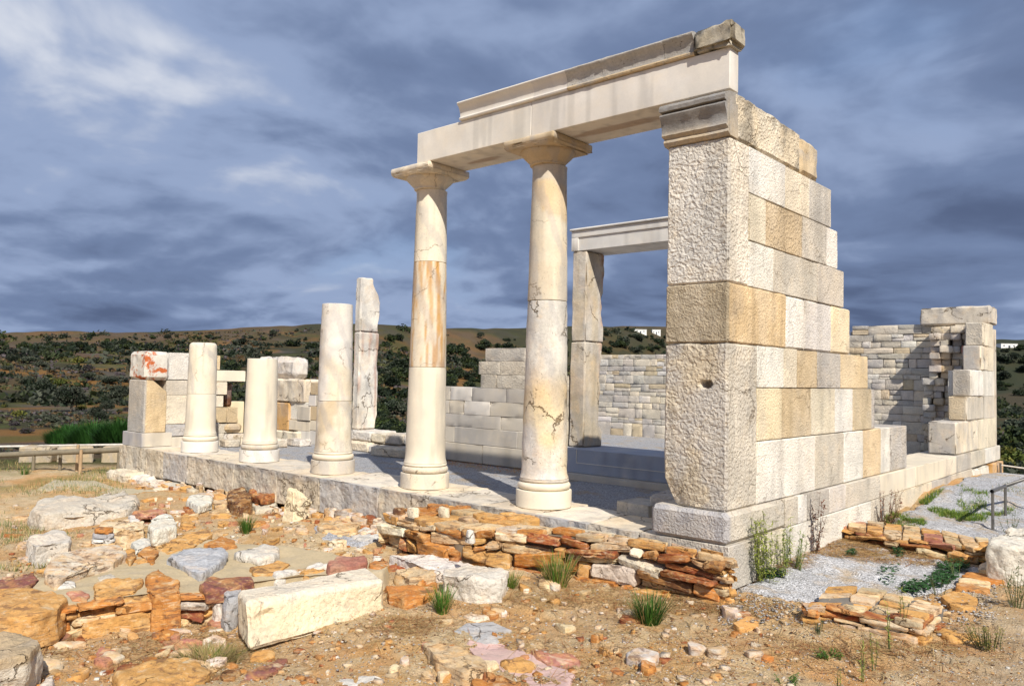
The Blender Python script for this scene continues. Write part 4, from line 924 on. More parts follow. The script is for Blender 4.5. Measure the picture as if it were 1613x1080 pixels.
# B: short wall at the lower right
wb_f = pz([(1268, 955), (1329, 958), (1385, 967), (1452, 981)], -.30)
wb_b = pz([(1303, 925), (1367, 924), (1421, 935), (1490, 952)], -.30)
B_ = thing('rubble_wall', tuple(np.array(wb_f).mean(0))+(-.5,), 'short low wall of flat mortared schist slabs at the lower right edge of the gravel pad', 'wall')
core(B_, wb_f, wb_b, -.325, -.56, .03, col=(.16, .15, .14))
rubble(B_, wb_f, -.31, -.52, ra, (.035, .06), (.2, .5), 'LTHRTXL', depth=.12)
rubble(B_, [wb_f[-1], wb_b[-1]], -.31, -.50, ra, (.04, .07), (.12, .3), 'LTHR', depth=.1, cap=10)
rubble(B_, [wb_b[0], wb_f[0]], -.31, -.50, ra, (.045, .08), (.14, .3), 'LOHT', depth=.1, cap=10)
paving(B_, wb_f, wb_b, -.30, ra, 4, 5, pal='LYLHTL', h=.05, gap=.04, tilt=.03, skip=.06)
# C: wall across the court
wc_f = pz([(1289, 824), (1344, 833), (1403, 845), (1475, 851), (1533, 863), (1558, 860)], -.20)
wc_b = pz([(1296, 810), (1362, 820.5), (1441, 829), (1490, 836), (1531, 845), (1558, 848)], -.20)
C_ = thing('rubble_wall', tuple(np.array(wc_f).mean(0))+(-.4,), 'low orange and red stone wall crossing the gravel beside the temple side wall', 'wall')
core(C_, wc_f, wc_b, -.22, -.5, .03)
rubble(C_, wc_f, -.2, -.44, ra, (.035, .075), (.14, .5), 'LTHRBQLY', depth=.12)
paving(C_, wc_f, wc_b, -.19, ra, 10, 2, pal='LLHTLQV', h=.05, gap=.03, tilt=.03)
# ---- stones given by their top outline in the photo
def stone(poly, z, h, col, mat, label=None, name='loose_stone', cat='stone', parent=None, amp=.014, bev=.02, tilt=(0, 0), flare=.05, freq=8, cell=.022, group=None, colfn=None, layered=0.):
    P = pz(poly, z); s = sd()
    if h is None:
        c_ = np.mean(P, axis=0); h = z-GH(c_[0], c_[1])+.05
    V, F = slabpoly(P, z, h, cell, bev, amp, freq, s, flare, tilt, layered)
    c = jit(C[col]*(.88 if mat == 'boulder' else 1), ra, .08)
    if colfn: c = colfn(V, c)
    o = mesh_obj(name, V, F, MAT[mat], c, parent, smooth=38)
    if parent is None: rebase(o); tag(o, label, cat, group)
    return o
def zo(a, b, s_, ox, oy): return [(ox+s_*x, oy+s_*y) for x, y in zip(a, b)]
Z = -.38
fw_ = thing('foundation_wall', (-3.8, -2.6, -.66), 'low mortared foundation of big orange and cream stones in the left foreground', 'wall')
stone([(40, 935), (70, 908), (190, 880), (260, 868), (330, 850), (470, 862), (560, 878), (610, 893), (600, 902), (480, 905), (400, 915), (330, 932), (240, 932), (110, 950), (60, 955)], Z-.015, .35, 'T', 'mortar', name='mortar_bed', parent=fw_, cell=.05, amp=.012, colfn=lambda V, c: lin((202, 184, 150))*.82+V*0)
for poly, z, h, cc, mt in [
    ([(-30, 940), (0, 928), (45, 925), (88, 933), (103, 943), (92, 958), (50, 968), (-30, 975)], Z+.02, .26, 'L', 'schist'),
    ([(144, 936), (150, 918), (205, 908), (224, 912), (214, 928), (180, 936), (150, 940)], Z+.02, .16, 'L', 'schist'),
    ([(108, 934), (125, 930), (141, 936), (139, 944), (112, 944)], Z, .07, 'Q', 'schist'), ([(107, 952), (138, 948), (140, 955), (110, 960)], Z-.1, .08, 'L', 'schist'),
    ([(120, 972), (132, 962), (228, 957), (237, 966), (190, 972), (128, 980)], Z-.14, .22, 'L', 'schist'),
    ([(228, 924), (238, 900), (250, 893), (262, 905), (282, 915), (288, 932), (262, 935), (240, 934)], Z+.03, .33, 'O', 'schist'),
    ([(-10, 930), (0, 915), (50, 902), (62, 912), (40, 924)], Z-.05, .12, 'V', 'schist'),
    ([(243, 862), (300, 840), (322, 833), (333, 842), (308, 858), (265, 868)], Z+.01, .14, 'L', 'schist'),
    ([(322, 856), (350, 841), (372, 850), (372, 860), (340, 864)], Z+.01, .12, 'O', 'schist'), ([(394, 893), (440, 880), (458, 885), (432, 902), (402, 902)], Z+.015, .1, 'L', 'schist'),
    ([(318, 922), (330, 912), (396, 906), (400, 915), (362, 924), (326, 930)], Z+.03, .12, 'V', 'schist'), ([(430, 900), (500, 886), (522, 890), (470, 899), (436, 906)], Z+.012, .1, 'W', 'boulder'),
    ([(517, 882), (530, 875), (575, 874), (578, 884), (560, 890), (520, 892)], Z+.06, .16, 'Q', 'boulder'), ([(580, 884), (605, 876), (615, 886), (600, 894), (584, 892)], Z+.01, .1, 'O', 'schist'),
    ([(77, 880), (100, 868), (185, 858), (200, 870), (180, 884), (140, 893), (90, 915), (72, 908)], Z+.06, .2, 'X', 'schist'), ([(190, 874), (206, 862), (216, 874), (205, 884)], Z+.03, .15, 'L', 'schist'), ([(216, 870), (236, 858), (252, 868), (240, 882)], Z+.02, .12, 'O', 'schist'),
    ([(80, 918), (115, 916), (118, 922), (90, 925)], Z+.012, .05, 'W', 'boulder'), ([(208, 855), (235, 848), (240, 856), (214, 864)], Z+.02, .08, 'W', 'boulder'), ([(150, 905), (175, 902), (182, 910), (155, 912)], Z+.005, .05, 'X', 'boulder'),
    ([(462, 895), (500, 889), (515, 896), (480, 902)], Z, .1, 'L', 'schist'), ([(190, 882), (230, 876), (236, 882), (198, 890)], Z+.0, .06, 'L', 'schist')]:
    stone(poly, z, h, cc, mt, name='wall_stone', parent=fw_, amp=.02, bev=.018)
rubble(fw_, pz([(70, 957), (112, 951), (180, 942), (240, 934), (330, 934), (402, 917)], Z-.0), Z-.03, -.70, ra, (.06, .13), (.15, .4), 'LYORLTL', cap=16, depth=.12)
G1 = 'stones scattered over the foreground'
ST = [
    ([(-40, 1000), (0, 994), (42, 993), (64, 1012), (40, 1034), (0, 1042), (-40, 1050)], -.36, None, 'T', 'boulder', 'big pale boulder with a brown top cut off by the lower left corner'),
    ([(58, 1082), (70, 1064), (84, 1060), (88, 1066), (76, 1080)], -.58, None, 'W', 'boulder', 'small smooth white stone beside the big corner boulder'),
    ([(352, 931), (362, 915), (376, 912), (380, 925), (374, 942), (358, 946)], -.40, None, 'S', 'boulder', 'upright grey slab touching the left end of the long white block'),
    ([(334, 940), (344, 930), (354, 938), (350, 950), (338, 950)], -.46, None, 'W', 'boulder', 'small white wedge left of the upright grey slab'),
    ([(696, 904), (699, 895), (730, 889), (770, 888), (803, 898), (792, 910), (757, 911)], -.31, None, 'P', 'boulder', 'big rough grey-white boulder with a pale top in the centre foreground'),
    ([(613, 873), (680, 870), (722, 880), (750, 890), (722, 897), (700, 902), (688, 903), (655, 886)], -.42, .3, 'W', 'boulder', 'long flat white slab behind the rough grey-white boulder'),
    ([(608, 922), (650, 924), (686, 906), (690, 914), (682, 936), (640, 944), (611, 936)], -.48, None, 'O', 'schist', 'bright orange slab leaning between the long white block and the boulder'),
    ([(624, 899), (662, 886), (692, 892), (686, 904), (644, 909)], -.42, .12, 'H', 'schist', 'flat brown slab lying on top beside the bright orange slab'),
    ([(267, 876), (288, 862), (350, 862), (357, 872), (344, 888), (318, 903), (300, 898)], -.33, .14, 'Z', 'boulder', 'bluish-white pointed boulder on the mortar bed'),
    ([(372, 872), (400, 858), (418, 854), (438, 858), (442, 872), (410, 882)], -.35, .14, 'W', 'boulder', 'white boulder with an ochre side right of the bluish one'),
    ([(44, 850), (60, 842), (92, 835), (112, 845), (108, 854), (76, 857), (56, 860)], -.42, None, 'P', 'boulder', 'blotched white and orange boulder at the left beside the cairn'),
    ([(153, 832), (160, 822), (226, 818), (230, 828), (200, 833)], -.42, None, 'Y', 'schist', 'ochre block behind the little cairn'),
    ([(232, 826), (240, 816), (262, 811), (281, 820), (276, 830), (244, 836)], -.46, None, 'W', 'boulder', 'rounded white stone with a grey underside right of the ochre block'),
    ([(203, 812), (214, 808), (224, 812), (220, 819), (206, 818)], -.52, None, 'W', 'boulder', 'fist-sized white stone between the long white boulder and the red-orange slab'),
    ([(212, 806), (250, 800), (263, 801), (255, 811), (216, 813)], -.48, .06, 'Q', 'schist', 'thin red and orange slab right of the long white boulder'),
    ([(284, 810), (300, 803), (312, 812), (306, 826), (288, 826)], -.5, None, 'L', 'schist', 'squarish ochre stone right of the rounded white stone'),
    ([(295, 787), (303, 781), (332, 782), (335, 792), (312, 797)], -.43, .10, 'W', 'boulder', 'flat white block on the earth ledge below the first column'),
    ([(336, 786), (356, 784), (357, 794), (338, 796)], -.46, .08, 'H', 'schist', 'tan lump between the white block and the dark brown rock'),
    ([(357, 786), (362, 772), (380, 768), (394, 776), (397, 788), (380, 794)], -.36, None, 'B', 'schist', 'dark brown rock under the edge of the step'),
    ([(390, 776), (400, 768), (436, 767), (436, 778), (412, 784)], -.36, .1, 'R', 'schist', 'rusty red rock beside the dark brown one'),
    ([(396, 792), (420, 786), (438, 790), (430, 800), (404, 802)], -.48, None, 'K', 'boulder', 'crumbly cream stone in the hollow below the rusty red rock'),
    ([(500, 828), (515, 818), (560, 814), (572, 824), (556, 834), (512, 836)], -.44, None, 'H', 'schist', 'flat striped brown rock left of the dry-stone wall'),
    ([(547, 838), (575, 830), (602, 836), (604, 850), (585, 853), (560, 848)], -.46, None, 'W', 'boulder', 'pale pointed stone at the left foot of the dry-stone wall'),
    ([(570, 822), (600, 818), (606, 830), (580, 834)], -.47, .1, 'W', 'boulder', 'flat white stone touching the left end of the dry-stone wall'),
    ([(494, 830), (502, 824), (506, 834), (497, 838)], -.46, None, 'S', 'boulder', 'small grey stone at the tip of the flat striped rock'),
    ([(715, 992), (735, 980), (775, 977), (808, 990), (800, 1004), (768, 1012), (722, 1004)], -.54, .1, 'S', 'old', 'smooth grey slab set flat in the earth, bottom centre'),
    ([(670, 1014), (690, 1009), (740, 1020), (768, 1040), (760, 1058), (728, 1058), (690, 1038)], -.47, None, 'H', 'schist', 'large tan rock with a dark left side below the grey slab'),
    ([(790, 1040), (820, 1034), (846, 1046), (838, 1056), (800, 1054)], -.545, .06, 'L', 'schist', 'flat ochre slab set in pink mortar at the bottom'),
    ([(740, 1066), (780, 1056), (822, 1070), (830, 1100), (750, 1100)], -.5, None, 'O', 'schist', 'orange rock at the bottom edge below the large tan rock'),
    ([(832, 1020), (880, 1022), (916, 1036), (914, 1056), (880, 1060)], -.535, .06, 'Q', 'schist', 'flat pinkish-red slab right of the pink mortar'),
    ([(962, 1054), (985, 1045), (1012, 1046), (1034, 1056), (1024, 1066), (985, 1066)], -.52, None, 'O', 'schist', 'rust-red flat stone right of the pinkish slab'),
    ([(1030, 1076), (1062, 1060), (1088, 1062), (1094, 1090), (1040, 1096)], -.5, None, 'L', 'schist', 'orange stone on the bottom edge right of the rust-red one'),
    ([(1100, 1070), (1140, 1040), (1190, 1046), (1232, 1070), (1240, 1100), (1110, 1100)], -.53, None, 'X', 'schist', 'broad pale tan rock at the bottom edge right of centre'),
    ([(525, 1080), (535, 1066), (570, 1062), (600, 1070), (604, 1086)], -.58, None, 'W', 'boulder', 'jagged white stone on the bottom edge left of centre'),
    ([(385, 1066), (395, 1056), (440, 1038), (452, 1036), (446, 1050), (410, 1068)], -.6, None, 'V', 'schist', 'dark red-brown lump in the gully below the long white block'),
    ([(340, 1058), (356, 1046), (378, 1052), (372, 1064), (350, 1066)], -.60, None, 'B', 'schist', 'dark purple-brown stone in the straw left of the red-brown lump'),
    ([(186, 1058), (250, 1040), (312, 1036), (350, 1046), (320, 1066), (240, 1090), (190, 1084)], -.6, None, 'L', 'schist', 'wide ochre slab with an orange broken edge at the bottom left'),
    ([(146, 1026), (160, 1016), (182, 1020), (182, 1036), (166, 1042), (150, 1038)], -.62, .1, 'Q', 'schist', 'round pinkish stone half buried in straw below the cream block'),
    ([(85, 1000), (100, 984), (116, 986), (110, 1002), (94, 1008)], -.62, .12, 'V', 'schist', 'small purple-pink stone left of the big cream block'),
    ([(222, 1036), (240, 1026), (250, 1034), (236, 1044)], -.60, .1, 'O', 'schist', 'small orange-brown stone in the straw right of the round pinkish one'),
    ([(852, 892), (866, 878), (890, 877), (900, 892), (890, 908), (862, 908)], -.46, None, 'H', 'boulder', 'rounded tan stone leaning on the foot of the dry-stone wall'),
    ([(898, 902), (905, 893), (925, 896), (934, 910), (920, 922), (904, 916)], -.5, None, 'K', 'boulder', 'cream knobbly stone right of the rounded tan one'),
    ([(1196, 982), (1210, 976), (1250, 978), (1254, 986), (1220, 990)], -.49, .06, 'Y', 'boulder', 'pale yellow flat stone in front of the short mortared wall'),
    ([(1084, 922), (1096, 914), (1112, 918), (1112, 930), (1096, 934)], -.42, None, 'K', 'schist', 'squared cream stone at the right corner foot of the dry-stone wall'),
    ([(1462, 980), (1478, 976), (1545, 1000), (1540, 1007), (1500, 1004), (1470, 992)], -.42, None, 'L', 'schist', 'long ochre slab at the right end of the short mortared wall'),
    ([(1558, 858), (1566, 846), (1590, 832), (1616, 834), (1650, 850), (1640, 868), (1580, 862)], -.06, None, 'W', 'boulder', 'large pale boulder at the right edge beside the handrail'),
    ([(1540, 896), (1558, 884), (1578, 882), (1616, 892), (1616, 898), (1560, 896)], -.36, .08, 'X', 'boulder', 'flat pale slab in front of the large boulder at the right edge'),
    ([(660, 948), (676, 940), (684, 950), (670, 958)], -.6, .06, 'L', 'schist', 'small ochre stone in front of the bright orange slab'),
    ([(1190, 1048), (1196, 1040), (1206, 1046), (1200, 1054)], -.5, .05, 'O', 'schist', 'small orange pebble-like stone on the bottom right ground'),
    ([(455, 806), (478, 798), (490, 806), (482, 816), (462, 818)], -.46, None, 'Y', 'schist', 'yellow stone at the foot of the upright leaning slab'),
    ([(488, 800), (500, 793), (512, 800), (504, 810), (492, 810)], -.46, None, 'L', 'schist', 'small orange stone under the step right of the upright slab'),
    ([(95, 884), (130, 880), (120, 886), (100, 890)], -.30, .03, 'Q', 'schist', 'thin pink flake lying on the blotched slab')]
for a in ST[:-1]: stone(a[0], a[1], a[2], a[3], a[4], a[5], group=G1, amp=.022, bev=.022, colfn=(lambda V, c: (lambda w: C['H']*.8*w+C['X']*(1-w))(smooth01(-.42, -.39, V[:, 2]+.01*fbm(V*6, 2))[:, None])) if a is ST[0] else None)
# saddle-shaped white boulder
def saddle(V, c): return c
P = pz([(48, 800), (60, 790), (95, 779), (128, 783), (150, 786), (172, 775), (198, 769), (212, 780), (215, 792), (200, 798), (120, 802), (66, 806)], -.42)
V, F = slabpoly(P, -.42, .26, .022, .06, .03, 6, 77, .06)
mx, my = U(150, 800, 'z', -.4)[:2]
V[:, 2] -= np.where(V[:, 2] > -.45, .10*np.exp(-(((V[:, 0]-mx)/.32)**2)), 0)
o = mesh_obj('boulder', V, F, MAT['boulder'], C['X']*.95, None, smooth=60); rebase(o); tag(o, 'long saddle-shaped white boulder at the far left of the foreground', 'boulder')
# upright leaning slab, cairn, kerb stones
p0 = U(457, 822, 'z', -.5)
V, F = hexa([(p0[0]-.16, p0[1]-.05, -.55), (p0[0]+.13, p0[1]-.02, -.55), (p0[0]+.15, p0[1]+.10, -.55), (p0[0]-.16, p0[1]+.08, -.55), (p0[0]-.18, p0[1]+.06, -.06), (p0[0]-.02, p0[1]+.05, -.10), (p0[0]+.30, p0[1]+.16, -.22), (p0[0]-.12, p0[1]+.16, -.08)], .025, .03, .02, 7, 6, .05)
o = mesh_obj('standing_stone', V, F, MAT['boulder'], C['Y'], None, smooth=45); rebase(o); tag(o, 'upright cream and yellow slab leaning against the front step', 'stone')
zc_ = GH(*U(165, 856, 'z', -.35)[:2]); pc = U(163, 853, 'z', -.32)
for dz, w, d, h, cc, mt, lb, dx in [(.0, .13, .10, .035, 'W', 'boulder', 'thin white bottom stone of the little three-stone cairn', 0), (.036, .12, .09, .055, 'S', 'old', 'grey curved middle stone of the little cairn', -.01), (.092, .105, .08, .055, 'O', 'schist', 'orange rounded top stone of the little cairn', .0)]:
    V, F = hexa(box8(pc[0]-w+dx, pc[0]+w+dx, pc[1]-d, pc[1]+d, -.325+dz, -.325+dz+h), .02, .03, .010, 9, sd(), .03)
    c_ = V.mean(0); a = (V-c_); rr_ = np.hypot(a[:, 0]/w, a[:, 1]/d); V[:, :2] = c_[:2]+a[:, :2]*np.where(rr_ > .9, .9/rr_, 1)[:, None]
    o = mesh_obj('cairn_stone', V, F, MAT[mt], C[cc], None, smooth=50); rebase(o); o.rotation_euler = (0, 0, .6); tag(o, lb, 'stone', 'stones of the little cairn')
K8 = lambda L: [(1250+.225*a, 780+.225*b) for a, b in L]
for poly, cc, lb in [([(1280, 500), (1320, 482), (1420, 488), (1500, 530), (1420, 552), (1300, 520)], 'H', 'brown flat kerb stone nearest the large boulder at the right'), ([(1180, 560), (1215, 540), (1300, 534), (1480, 578), (1472, 600), (1300, 592)], 'O', 'long orange flat kerb stone second from the large boulder'),
                     ([(1160, 580), (1250, 584), (1375, 604), (1370, 618), (1160, 602)], 'Y', 'thin yellowish kerb stone in the middle of the flat kerb'), ([(1140, 612), (1250, 616), (1380, 648), (1372, 664), (1250, 656), (1142, 642)], 'O', 'reddish orange kerb stone right of the green weeds'),
                     ([(1030, 700), (1110, 658), (1210, 672), (1290, 712), (1280, 776), (1190, 786), (1090, 756)], 'L', 'broad tan kerb stone at the near end of the flat kerb'), ([(790, 716), (860, 714), (1000, 744), (996, 766), (900, 752)], 'L', 'narrow ochre kerb stone between the weeds and the short mortared wall')]:
    stone(K8(poly), -.36, .12, cc, 'schist', lb, name='kerb_stone', group='flat kerb stones beside the gravel pad', amp=.008, bev=.012)
# concrete apron between the walls
stone([(1130, 922), (1150, 918), (1275, 948), (1268, 978), (1200, 972), (1140, 950)], -.455, .1, 'S', 'mortar', 'smooth grey-brown mortar sill between the dry-stone wall and the short mortared wall', name='mortar_sill', cat='sill', colfn=lambda V, c: lin((170, 158, 138))*.8+V*0, amp=.008)
stone([(735, 1008), (760, 1014), (830, 1016), (870, 1050), (905, 1062), (890, 1090), (800, 1090), (770, 1058), (740, 1022)], -.56, .06, 'Q', 'mortar', 'pinkish mortar patch with set stones at the bottom centre', name='mortar_patch', cat='mortar', colfn=lambda V, c: lin((214, 182, 176))*.85+V*0, amp=.01)
stone([(60, 770), (85, 756), (150, 756), (180, 768), (300, 775), (350, 780), (340, 786), (200, 784), (120, 775)], -.585, .06, 'S', 'mortar', 'grey mortar strip on the ground left of the step', name='mortar_strip', cat='mortar', colfn=lambda V, c: lin((196, 184, 156))*.8+V*0, amp=.01, cell=.05)
# long white block
def corner(px, py, z): return U(px, py, 'z', z)
zb, ztp = -.60, -.29
a = corner(392, 1026, zb-.02); b = corner(606, 969, zb); at = corner(389, 946, ztp); bt = corner(605, 912, ztp)
bk = corner(578, 893, ztp); ak = corner(374, 930, ztp)
dvec = (np.array(ak)-np.array(at)+np.array(bk)-np.array(bt))/2
c8 = [a, b, b+dvec*1.0, a+dvec*1.0, at, bt, bk, ak]
V, F = hexa(c8, .022, .03, .010, 5, 12, .05)
hp = a*.5+at*.5+(bt-at)*.13+(at-a)*.12; d = np.linalg.norm((V-hp)/np.array([.075, .075, .045]), axis=1)
inw = dvec/np.linalg.norm(dvec); V += inw*(.05*np.clip(1.3-d, 0, 1))[:, None]
def lbcol(V):
    r = np.broadcast_to(lin((240, 224, 192))*.92, (len(V), 3)).copy(); t_ = smooth01(ztp-.06, ztp-.02, V[:, 2]+.02*fbm(V*5, 3))[:, None]
    return r*(1-.5*t_)+C['P']*.5*t_
o = mesh_obj('stone_block', V, F, MAT['boulder'], lbcol(V), None, smooth=45); rebase(o); tag(o, 'long squared cream-white block with a round hole near its left end, the largest loose stone', 'block')

# smaller broken pieces between the named stones
rub = []; rects = [(10, 620, 800, 930, 170), (0, 420, 930, 1075, 55), (215, 640, 765, 835, 150), (600, 1240, 960, 1078, 45), (400, 700, 870, 900, 12), (820, 960, 900, 940, 10)]
for x0, x1, y0_, y1_, n_ in rects:
    for _ in range(n_):
        px, py = ra.uniform(x0, x1), ra.uniform(y0_, y1_); h = hit(px, py)
        if h is None or (h[1] > -.1 and h[0] < 0): continue
        s_ = ra.uniform(.035, .17)*ra.uniform(.5, 1.1); a0 = ra.uniform(0, 6.28); el = ra.uniform(.45, .9); q = []
        for k in range(6):
            a = k*1.047+ra.uniform(-.3, .3); x = s_*ra.uniform(.75, 1.15)*math.cos(a); y = s_*el*math.sin(a); q.append((h[0]+x*math.cos(a0)-y*math.sin(a0), h[1]+x*math.sin(a0)+y*math.cos(a0)))
        V, F = slabpoly(q, h[2]+ra.uniform(.012, .05), .1, .035, .015, .012, 9, ra.randrange(9999), tilt=(ra.uniform(-.25, .25), ra.uniform(-.25, .25)))
        rub.append((V, F, jit(C[ra.choice('LLOTHRKPXYQ')], ra, .15)))
for _ in range(120):
    x = ra.uniform(-11.6, -3.9); y = -.06-ra.uniform(0, .30); s_ = ra.uniform(.05, .16); q = []; a0 = ra.uniform(-.5, .5)
    for k in range(6):
        a = k*1.047+ra.uniform(-.3, .3); q.append((x+s_*ra.uniform(.8, 1.15)*math.cos(a+a0), min(-.055, y+s_*.6*math.sin(a+a0))))
    g_ = GH(x, y-.1); V, F = slabpoly(q, g_+ra.uniform(.03, .17)*(1+y/.5), .22, .035, .015, .013, 9, ra.randrange(9999), tilt=(ra.uniform(-.2, .2), ra.uniform(-.1, .35)))
    rub.append((V, F, jit(C[ra.choice('LXKGHRKPXPGT')], ra, .15)))
V, F, cc = merge(rub); tag(mesh_obj('rubble', V, F, MAT['schist'], cc, None, smooth=38), 'small broken pieces of orange schist and marble scattered between the larger stones', 'rubble', kind='stuff')
# ---------------------------------------------------------------- plants
def mat_leaf(name, trans=.25, rough=.6):
    m = bpy.data.materials.new(name); m.use_nodes = True; t = NT(m.node_tree); bs = t.n['Principled BSDF']
    col = t.node('ShaderNodeAttribute', 0, {'attribute_name': 'Col'})
    oi = t.n.new('ShaderNodeObjectInfo'); k = t.math('ADD', t.math('MULTIPLY', oi.outputs['Random'], .5), .75)
    c = t.mix(1.0, col, t.node('ShaderNodeCombineXYZ', 0, X=k, Y=k, Z=k), 'MULTIPLY')
    t.l.new(c, bs.inputs['Base Color']); bs.inputs['Roughness'].default_value = rough; bs.inputs['Specular IOR Level'].default_value = .2
    tr = t.node('ShaderNodeBsdfTranslucent', 0, Color=c); mx = t.n.new('ShaderNodeMixShader'); mx.inputs[0].default_value = trans
    t.l.new(bs.outputs[0], mx.inputs[1]); t.l.new(tr, mx.inputs[2]); t.l.new(mx.outputs[0], t.n['Material Output'].inputs[0])
    return m
MAT['leaf'] = mat_leaf('foliage'); MAT['straw'] = mat_leaf('dry_straw_blades', .15, .8)
rs = np.random.RandomState(3)
def quads(Cc, U_, V_): # centres, half vectors
    n = len(Cc); V = np.stack([Cc-U_-V_, Cc+U_-V_, Cc+U_+V_, Cc-U_+V_], 1).reshape(-1, 3)
    return V, np.arange(n*4).reshape(n, 4)
def rdir(n):
    d = rs.normal(size=(n, 3)); return d/np.linalg.norm(d, axis=1, keepdims=True)
def clump_mesh(h, w, nclump, nleaf, ls, cols, flat=.85, base=.0, seed=0):
    """crown of leaf clumps: height h, width w, sitting on base; returns V,F,C"""
    th = rs.uniform(0, 6.28, nclump); rr = np.sqrt(rs.uniform(0, 1, nclump))*w*.36; zz_ = base+h*(.22+.6*rs.uniform(0, 1, nclump)*(1-.4*(rr/(w*.36))**2))
    cc = np.c_[rr*np.cos(th), rr*np.sin(th), zz_]; cr = w*rs.uniform(.13, .24, nclump)
    d = rdir(nclump*nleaf); rad = rs.uniform(.55, 1.05, nclump*nleaf)**.6
    P = np.repeat(cc, nleaf, 0)+d*(np.repeat(cr, nleaf)*rad)[:, None]*np.array([1, 1, flat*h/w*1.1])
    P[:, 2] = np.maximum(P[:, 2], base+.02*h)
    a = rdir(len(P)); b = np.cross(a, rdir(len(P))); b /= np.linalg.norm(b, axis=1, keepdims=True)+1e-9
    s = ls*rs.uniform(.6, 1.3, len(P))[:, None]
    V, F = quads(P, a*s, b*s*.6)
    ci = np.array(cols)[rs.randint(0, len(cols), nclump)]
    cl = np.repeat(ci, nleaf, 0)*rs.uniform(.65, 1.35, (len(P), 1)); return V, F, np.repeat(cl, 4, 0)
def tube(pts, rads, seg=6):
    pts = np.array(pts, float); V = []; F = []
    for i, p in enumerate(pts):
        d = pts[min(i+1, len(pts)-1)]-pts[max(i-1, 0)]; d /= np.linalg.norm(d)+1e-9
        a = np.cross(d, [0.3, .9, .1]); a /= np.linalg.norm(a); b = np.cross(d, a)
        for k in range(seg): t_ = 2*math.pi*k/seg; V.append(p+rads[i]*(a*math.cos(t_)+b*math.sin(t_)))
    for i in range(len(pts)-1):
        for k in range(seg): F.append((i*seg+k, i*seg+(k+1) % seg, (i+1)*seg+(k+1) % seg, (i+1)*seg+k))
    return np.array(V), np.array(F)
DK = (.022, .034, .018); MD = (.045, .062, .022); GG = (.075, .085, .060); MV = (.085, .070, .075); YG = (.15, .15, .035); OL = (.04, .052, .036)
PAL = [[DK, DK, MD], [MD, DK, (.055, .08, .022)], [GG, OL, GG], [MV, GG, MV], [YG, MD, (.10, .13, .03)], [OL, DK, GG]]
protos = []
for k, pal in enumerate(PAL):
    for q in range(2):
        V, F, c = clump_mesh(.62, 1.0, 16, 34, .045, pal)
        me_o = mesh_obj('shrub', V, F, MAT['leaf'], c, smooth=None); protos.append(me_o)
used = set()
def put(proto, p, s, label, group, name='shrub', cat='shrub', sz=None):
    o = proto if proto.name not in used else proto.copy()
    if proto.name in used: COL.objects.link(o)
    used.add(proto.name)
    o.location = p; o.scale = (s, s, s*(sz or rs.uniform(.8, 1.25))); o.rotation_euler = (0, 0, rs.uniform(0, 6.28)); tag(o, label, cat, group); return o
def field(n, x0, x1, y0, y1, s0, s1, pals, label, group):
    for _ in range(n):
        px, py = rs.uniform(x0, x1), rs.uniform(y0, y1); h = hit(px, py, 18)
        if h is None: continue
        D = np.dot(h-CAM, _fw); w = rs.uniform(s0, s1)*D/FPX; pr = protos[2*pals[rs.randint(len(pals))]+rs.randint(2)]
        put(pr, h-np.array([0, 0, w*.06]), w, label, group)
gd = 'dark shrubs on the far hillsides'
field(30, 35, 245, 547, 556, 14, 26, [0, 0, 1, 5], 'dark green bush in the long band across the left hillside', 'bushes in the band across the left hillside')
field(30, 0, 520, 531, 536, 6, 13, [0, 5], 'small dark bush on the left skyline', 'bushes on the left skyline')
field(40, 330, 505, 545, 625, 14, 32, [0, 0, 1, 5], 'dark shrub on the slope behind the broken columns', 'shrubs behind the broken columns')
field(30, 590, 650, 585, 700, 22, 42, [0, 0, 1, 5], 'dark shrub in the gully behind the tall lone post', 'shrubs in the gully')
field(8, 600, 660, 535, 580, 10, 20, [0, 1], 'dark shrub on the brown slope above the gully', 'shrubs above the gully')
field(52, 690, 835, 548, 615, 14, 32, [0, 0, 0, 1], 'dark shrub between the two tall columns', 'shrubs between the two tall columns')
field(12, 690, 1050, 530, 538, 6, 12, [0, 5], 'small dark bush near the middle skyline', 'bushes near the middle skyline')
field(40, 850, 1055, 534, 600, 12, 26, [0, 0, 5], 'dark shrub beyond the doorway', 'shrubs beyond the doorway')
field(24, 1555, 1640, 550, 640, 12, 30, [0, 0, 5], 'dark shrub on the far right hillside', 'shrubs on the far right hillside')
field(10, 1560, 1650, 665, 740, 36, 60, [1, 4, 2, 1], 'olive green bush behind the far right corner of the temple', 'bushes behind the right corner')
field(40, 0, 200, 570, 690, 9, 24, [2, 3, 2, 4, 1], 'low grey-green bush in the terraced field on the left', 'bushes in the terraced field')
# far ground scrub, nobody could count it
n = 46000; px = rs.uniform(-500, 2050, n); rr = np.exp(rs.uniform(math.log(20), math.log(270), n)); kx = (px-806.5)/FPX
d = (_fw[:2][None]+kx[:, None]*_r[:2][None]); d /= np.linalg.norm(d, axis=1, keepdims=True); X = CAM[0]+d[:, 0]*rr; Y = CAM[1]+d[:, 1]*rr; Zz = HG(X, Y)
keep = (fbm(np.c_[X*.07, Y*.07, X*0], 51, 4) > -.1) & ~((X > -13) & (X < 3) & (Y > -2) & (Y < 14)) & ~((X > -19) & (Y < 4) & (rr < 23)); X, Y, Zz, rr = X[keep], Y[keep], Zz[keep], rr[keep]; n = len(X)
m = 7; s = np.repeat(np.clip(rr*.0032, .08, .6)*rs.uniform(.5, 1.2, n), m)[:, None]
P = np.repeat(np.c_[X, Y, Zz], m, 0)+rs.uniform(-1, 1, (n*m, 3))*s*np.array([1.2, 1.2, .35])+np.array([0, 0, .3])*s
